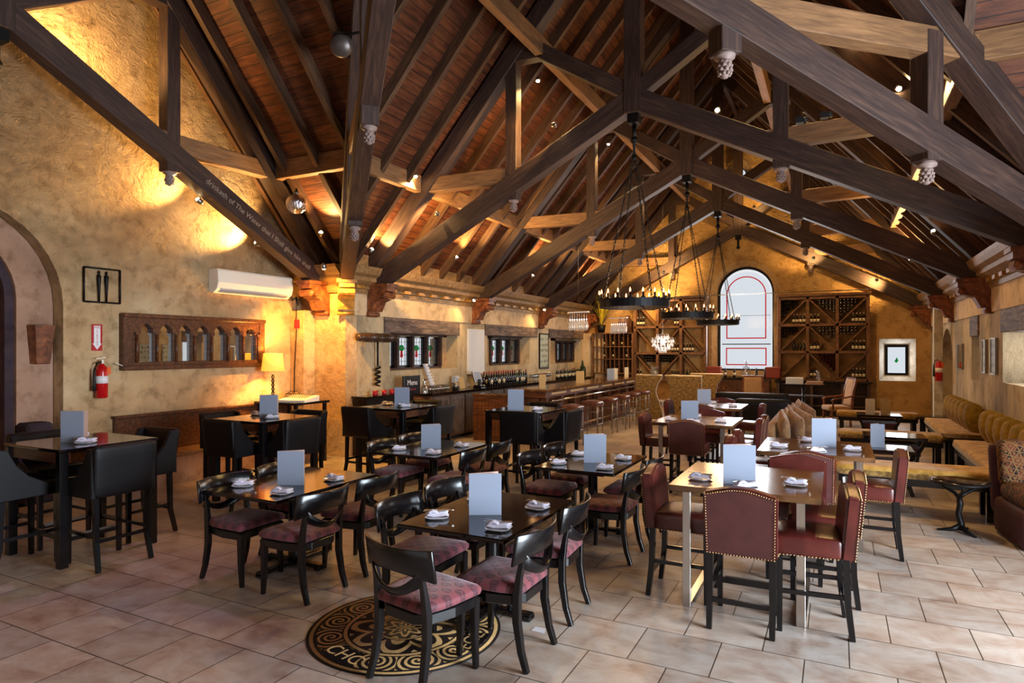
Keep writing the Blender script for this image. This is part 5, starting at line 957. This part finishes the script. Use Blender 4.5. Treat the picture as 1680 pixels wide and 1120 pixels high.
# ================================================================ ring chandeliers
def chandelier(label, y):
    z = 2.64; R = .53; t = thing('ring_chandelier', label, 'chandelier', (XC, y, z), group='ring chandeliers')
    def band(b):
        prof = [(R-.012, -.055), (R, -.055), (R, .05), (R+.012, .05), (R+.012, .065), (R-.03, .065), (R-.03, .05), (R-.012, .05)]; v, f = ringz(prof, 40); b.add(v, f, False); [b.tube([(-R, 0, .0), (R, 0, 0)], .01, 6), b.tube([(0, -R, 0), (0, R, 0)], .01, 6)]
    part('ring', 'iron', t, band)
    for k in range(18):
        a = 2*PI*k/18; c, s = R*math.cos(a), R*math.sin(a); cd = part('candle', 'iron', t, lambda b: [b.lathe([(.034, .065), (.036, .08), (.018, .085), (.018, .15), (0, .15)], 8, (c, s, 0))])
        part('flame_bulb', 'flame', cd, lambda b: b.lathe([(.008, .15), (.014, .17), (.01, .195), (0, .22)], 8, (c, s, 0)))
    for k in range(4):
        a = PI/4+k*PI/2; p0 = V((R*math.cos(a), R*math.sin(a), .05)); p1 = V((.03*math.cos(a), .03*math.sin(a), 2.2)); n = 34
        def links(b):
            d = (p1-p0)/n; R0 = d.normalized().to_track_quat('Z', 'Y').to_matrix().to_4x4()
            for i in range(n):
                Xl = TR(*(p0+d*(i+.5))) @ R0 @ RZ(PI/2*(i % 2)); b.tube([(.014*math.cos(q), 0, .042*math.sin(q)) for q in [j*PI/4 for j in range(8)]], .006, 4, Xl, closed=True)
        part('chain', 'iron', t, links)
    part('drop_chain', 'iron', t, lambda b: [b.ball((0, 0, 2.24), .05), b.tube([(0, 0, 2.24), (0, 0, 2.95)], .02, 6)]+[b.tube([(.02*math.cos(q), 0, .045*math.sin(q)) for q in [j*PI/4 for j in range(8)]], .009, 4, TR(0, 0, 2.3+i*.07) @ RZ(PI/2*(i % 2)), closed=True) for i in range(9)])
    return t
for y, l in zip(TY[:3], ('nearest and largest-looking iron ring chandelier with candle bulbs', 'middle iron ring chandelier hanging before the left rack', 'farthest iron ring chandelier hanging before the arched window')): chandelier(l, y)
for y in TY[:3]: point((XC, y, 2.95), 40, .3, (1, .6, .3))
# crystal bar pendants
def crystal(label, x, y, L):
    t = thing('crystal_pendant', label, 'pendant lamp', (x, y, 2.86), -.25, 'crystal bar pendants'); part('bar', 'white', t, lambda b: b.box(-L/2, -.03, 0, L/2, .03, .03)); part('wire', 'steel', t, lambda b: b.tube([(0, 0, .03), (0, 0, 3.25)], .004, 5)); n = 8
    for k in range(n):
        xx = -L/2+.06+k*(L-.12)/(n-1); part('hanging_glass', 'crystal', t, lambda b: [b.tube([(xx, 0, 0), (xx, 0, -.2)], .006, 5), b.lathe([(.006, -.18), (.04, -.25), (.05, -.36), (.035, -.43), (.0, -.46+.03*(k % 2))], 8, (xx, 0, 0))])
    part('lit_core', 'crystal_glow', t, lambda b: [b.ball((-L/2+.06+k*(L-.12)/(n-1), 0, -.17), .017, 6) for k in range(n)]); return t
crystal('linear crystal pendant with stemmed drops over the near bar', -5.75, 14.9, .62); crystal('linear crystal pendant with stemmed drops over the far bar', -5.75, 18.2, .6)
t = thing('glass_chandelier', 'round tiered chandelier of clear stemmed glasses', 'chandelier', (-4.2, 17.2, 2.15)); part('wire', 'steel', t, lambda b: b.tube([(0, 0, .2), (0, 0, 3.8)], .004, 5)); part('lit_core', 'crystal_glow', t, lambda b: b.ball((0, 0, 0), .07, 10))
for r, z, n in ((.16, .16, 12), (.28, .06, 18), (.26, -.04, 16), (.18, -.13, 12), (.08, -.2, 7)):
    for k in range(n): a = 2*PI*k/n+z*9; part('hanging_glass', 'crystal', t, lambda b: b.lathe([(.004, .06), (.006, 0), (.028, -.03), (.032, -.08), (.0, -.1)], 6, (r*math.cos(a), r*math.sin(a), z)))
point((-4.2, 17.2, 2.15), 12, .1, (1, .85, .7))
# disco ball, stage spotlight
t = thing('disco_ball', 'mirrored disco ball hanging from the low purlin', 'disco ball', (-7.55, 7.35, 4.23)); g = G('mirror_facets', .08, 1); v = g.n('TexVoronoi', {'Vector': g.obj(), 'Scale': 60, 'Randomness': 0}); g.col((.85, .82, .85, 1)); g.bump(v.outputs[0], .6, .01); M['facets'] = g.m
part('ball', 'facets', t, lambda b: b.ball((0, 0, 0), .16, 28)); part('cap', 'steel', t, lambda b: b.lathe([(.04, .15), (.04, .19), (.02, .2), (.02, .24), (0, .24)], 10))
t = thing('stage_spotlight', 'black theatre spotlight with barn doors on the diagonal truss', 'spotlight', (-5.75, 6.45, 5.95)); Xs = RZ(.5) @ RX(.5)
part('housing', 'pewter', t, lambda b: b.lathe([(.1, -.02), (.13, .05), (.14, .3), (.12, .33), (0, .34)], 16, X=Xs @ RX(PI/2)))
part('hood', 'rubber', t, lambda b: [b.box(-.15, -.0, .12+.02, .15, .16, .15, Xs), b.box(-.15, 0, -.15, .15, .16, -.12, Xs), b.box(-.15, 0, -.15, -.13, .16, .15, Xs), b.box(.13, 0, -.15, .15, .16, .15, Xs)]); part('yoke', 'iron', t, lambda b: b.tube([(0, -.15, -.14), (.16, -.15, .02), (.3, -.1, .05), (.42, -.06, .0)], .015, 6))
# ================================================================ small halogen fixtures and the light they throw
def fixture(label, p, to, power, ang=70, col=WARM):
    t = thing('halogen_spot', label, 'spotlight', p, group='small halogen spots'); d = (V(to)-V(p)).normalized(); q = d.to_track_quat('-Z', 'Y').to_matrix().to_4x4()
    part('lamp_head', 'steel', t, lambda b: b.lathe([(.045, -.01), (.05, .0), (.03, .06), (.01, .08), (0, .08)], 12, X=q)); part('bulb', 'bulb', t, lambda b: b.ball((0, 0, -.005), .034, 8, q))
    spot(V(p)+d*.07, to, power, ang, .5, .03, col)
FX = [('on the mirror-wall truss washing the gable', (-8.58, 6.4, 4.2), (-8.97, 5.6, 5.0), 105, 140), ('low on the mirror-wall truss above the air conditioner', (-8.6, 7.5, 3.72), (-8.97, 7.1, 4.2), 130, 140), ('high on the mirror-wall truss', (-8.62, 4.5, 5.6), (-8.97, 5.2, 6.4), 115, 140),
      ('added above the corner pier to yellow it', (-7.55, 7.95, 3.3), (-8.2, 8.86, 1.5), 230, 120), ('on the near truss strut, bar side', (-6.25, 9.35, 4.32), (-7.4, 10.9, 4.0), 210, 110), ('on the upper nave truss, bar side', (-4.0, 9.3, 5.5), (-6.5, 11.5, 5), 110, 110),  # the corner pier spot is added to strengthen the yellow light there
      ('over the bar between two trusses', (-7.2, 11.5, 3.9), (-6.2, 12.2, 5.6), 210, 120), ('over the bar farther on', (-7.2, 15.3, 3.9), (-6.2, 16, 5.6), 210, 120), ('over the bar past the third truss', (-7.2, 19, 3.9), (-6.2, 19.5, 5.6), 160, 120),
      ('bright one under the diagonal beam', (.2, 9.4, 6.0), (.1, 6.5, 3.5), 90, 120), ('second bright one beside the diagonal post', (.7, 9.4, 5.25), (.5, 6.5, 2.5), 90, 120), ('high beyond the first truss', (-1.58, 9.8, 5.5), (-1.2, 7, 4), 60, 120),
      ('low over the bench wall cornice', (1.5, 13.2, 4.0), (.9, 12.4, 5.4), 190, 120), ('farther over the bench wall cornice', (1.5, 17.1, 4.0), (.9, 16.3, 5.4), 170, 120),
      ('lighting the bench wall end of the far gable', (1.0, 20.6, 3.9), (.8, 21.3, 3.9), 60, 120), ('washing the far gable, rack side', (-.6, 20.4, 4.6), (-.9, 21.3, 5.2), 70, 120), ('washing the far gable, bar side', (-4.9, 20.2, 4.4), (-5.0, 21.3, 4.6), 110, 120), ('behind the left rack', (-5.4, 20.3, 3.9), (-5.2, 21.3, 3.0), 90, 110), ('near the ridge at the far gable', (-2.2, 20.2, 6.2), (-2.77, 21.3, 6.8), 60, 120),
      ('on the valley beam above the air conditioner', (-7.9, 8.25, 3.95), (-6.9, 7.0, 5.8), 110, 120), ('on the corner cornice over the corkscrew', (-7.5, 9.1, 3.75), (-6.6, 9.9, 5.6), 150, 120),
      ('over the bar windows', (-7.52, 12.8, 3.1), (-7.9, 12.2, 1.9), 16, 100), ('over the second bar window', (-7.52, 16.8, 3.1), (-7.9, 16.2, 1.9), 16, 100), ('over the far bar shelves', (-6.6, 19.9, 3.6), (-6.9, 21, 2.2), 50, 110)]
for l, p, to, pw, an in FX: fixture('tiny glowing halogen spot %s' % l, p, to, pw, an, (1, .5, .09) if 'pier' in l else WARM)
spot((-10.2, 3.2, 3.4), (-11.5, 3.4, 2.2), 120, 140, .6, .2, (1, .38, .1), 'passage_light')
# a thin gooseneck lamp and coloured clip lights on the trusses
one('gooseneck_lamp', 'acwhite', lambda b: [b.tube([(0, 0, 0), (.0, .0, .1), (.1, 0, .16), (.24, 0, .15), (.3, 0, .12)], .01, 6), b.lathe([(.02, 0), (.04, .07), (0, .07)], 10, X=TR(.3, 0, .12) @ RY(2.2))], 'thin white gooseneck lamp on top of the diagonal timber', 'lamp', (1.75, 8.3, 4.0))
for x, y, z, l in ((-.45, 9.55, 5.04, 'clip light on the near strut, bench side'), (-.15, 9.55, 5.06, 'clip light with blue lens beside it on the near strut')): one('clip_light', 'rubber', lambda b: [b.box(-.05, -.05, 0, .05, .05, .08), b.lathe([(.035, 0), (.04, .1), (0, .1)], 10, X=TR(0, 0, .04) @ RY(PI/2))], 'small dark '+l, 'spotlight', (x, y, z))
for x, y, z, tx, ty, pw in ((-6.6, 9.2, 5.0, -6.3, 7.6, 90), (-4.6, 10.0, 6.6, -4.4, 9.0, 130), (-.7, 10.0, 6.6, -1.0, 8.6, 110), (-4.6, 13.8, 6.6, -5.2, 14.2, 160), (-.7, 13.8, 6.6, -.4, 13.6, 160), (-4.6, 17.6, 6.6, -5.0, 19.5, 170), (-.7, 17.6, 6.6, -.4, 19.8, 200)):  # extra downlights added as warm fill over tables and far hall
    fixture('fill lamp added on the high strut, aimed down at %s' % {-6.6: 'the corner bar tables', -4.6: 'the bar side', -.7: 'the bench side'}[x]+{9.2: '', 10.0: ', first truss', 13.8: ', second truss', 17.6: ', third truss'}[y], (x, y, z), (tx, ty, 0), pw, 115)
spot((-5.9, 6.3, 5.9), (-5.3, 1.7, 0), 150, 60, 1, .2, (.75, .35, .85), 'violet_stage_beam')
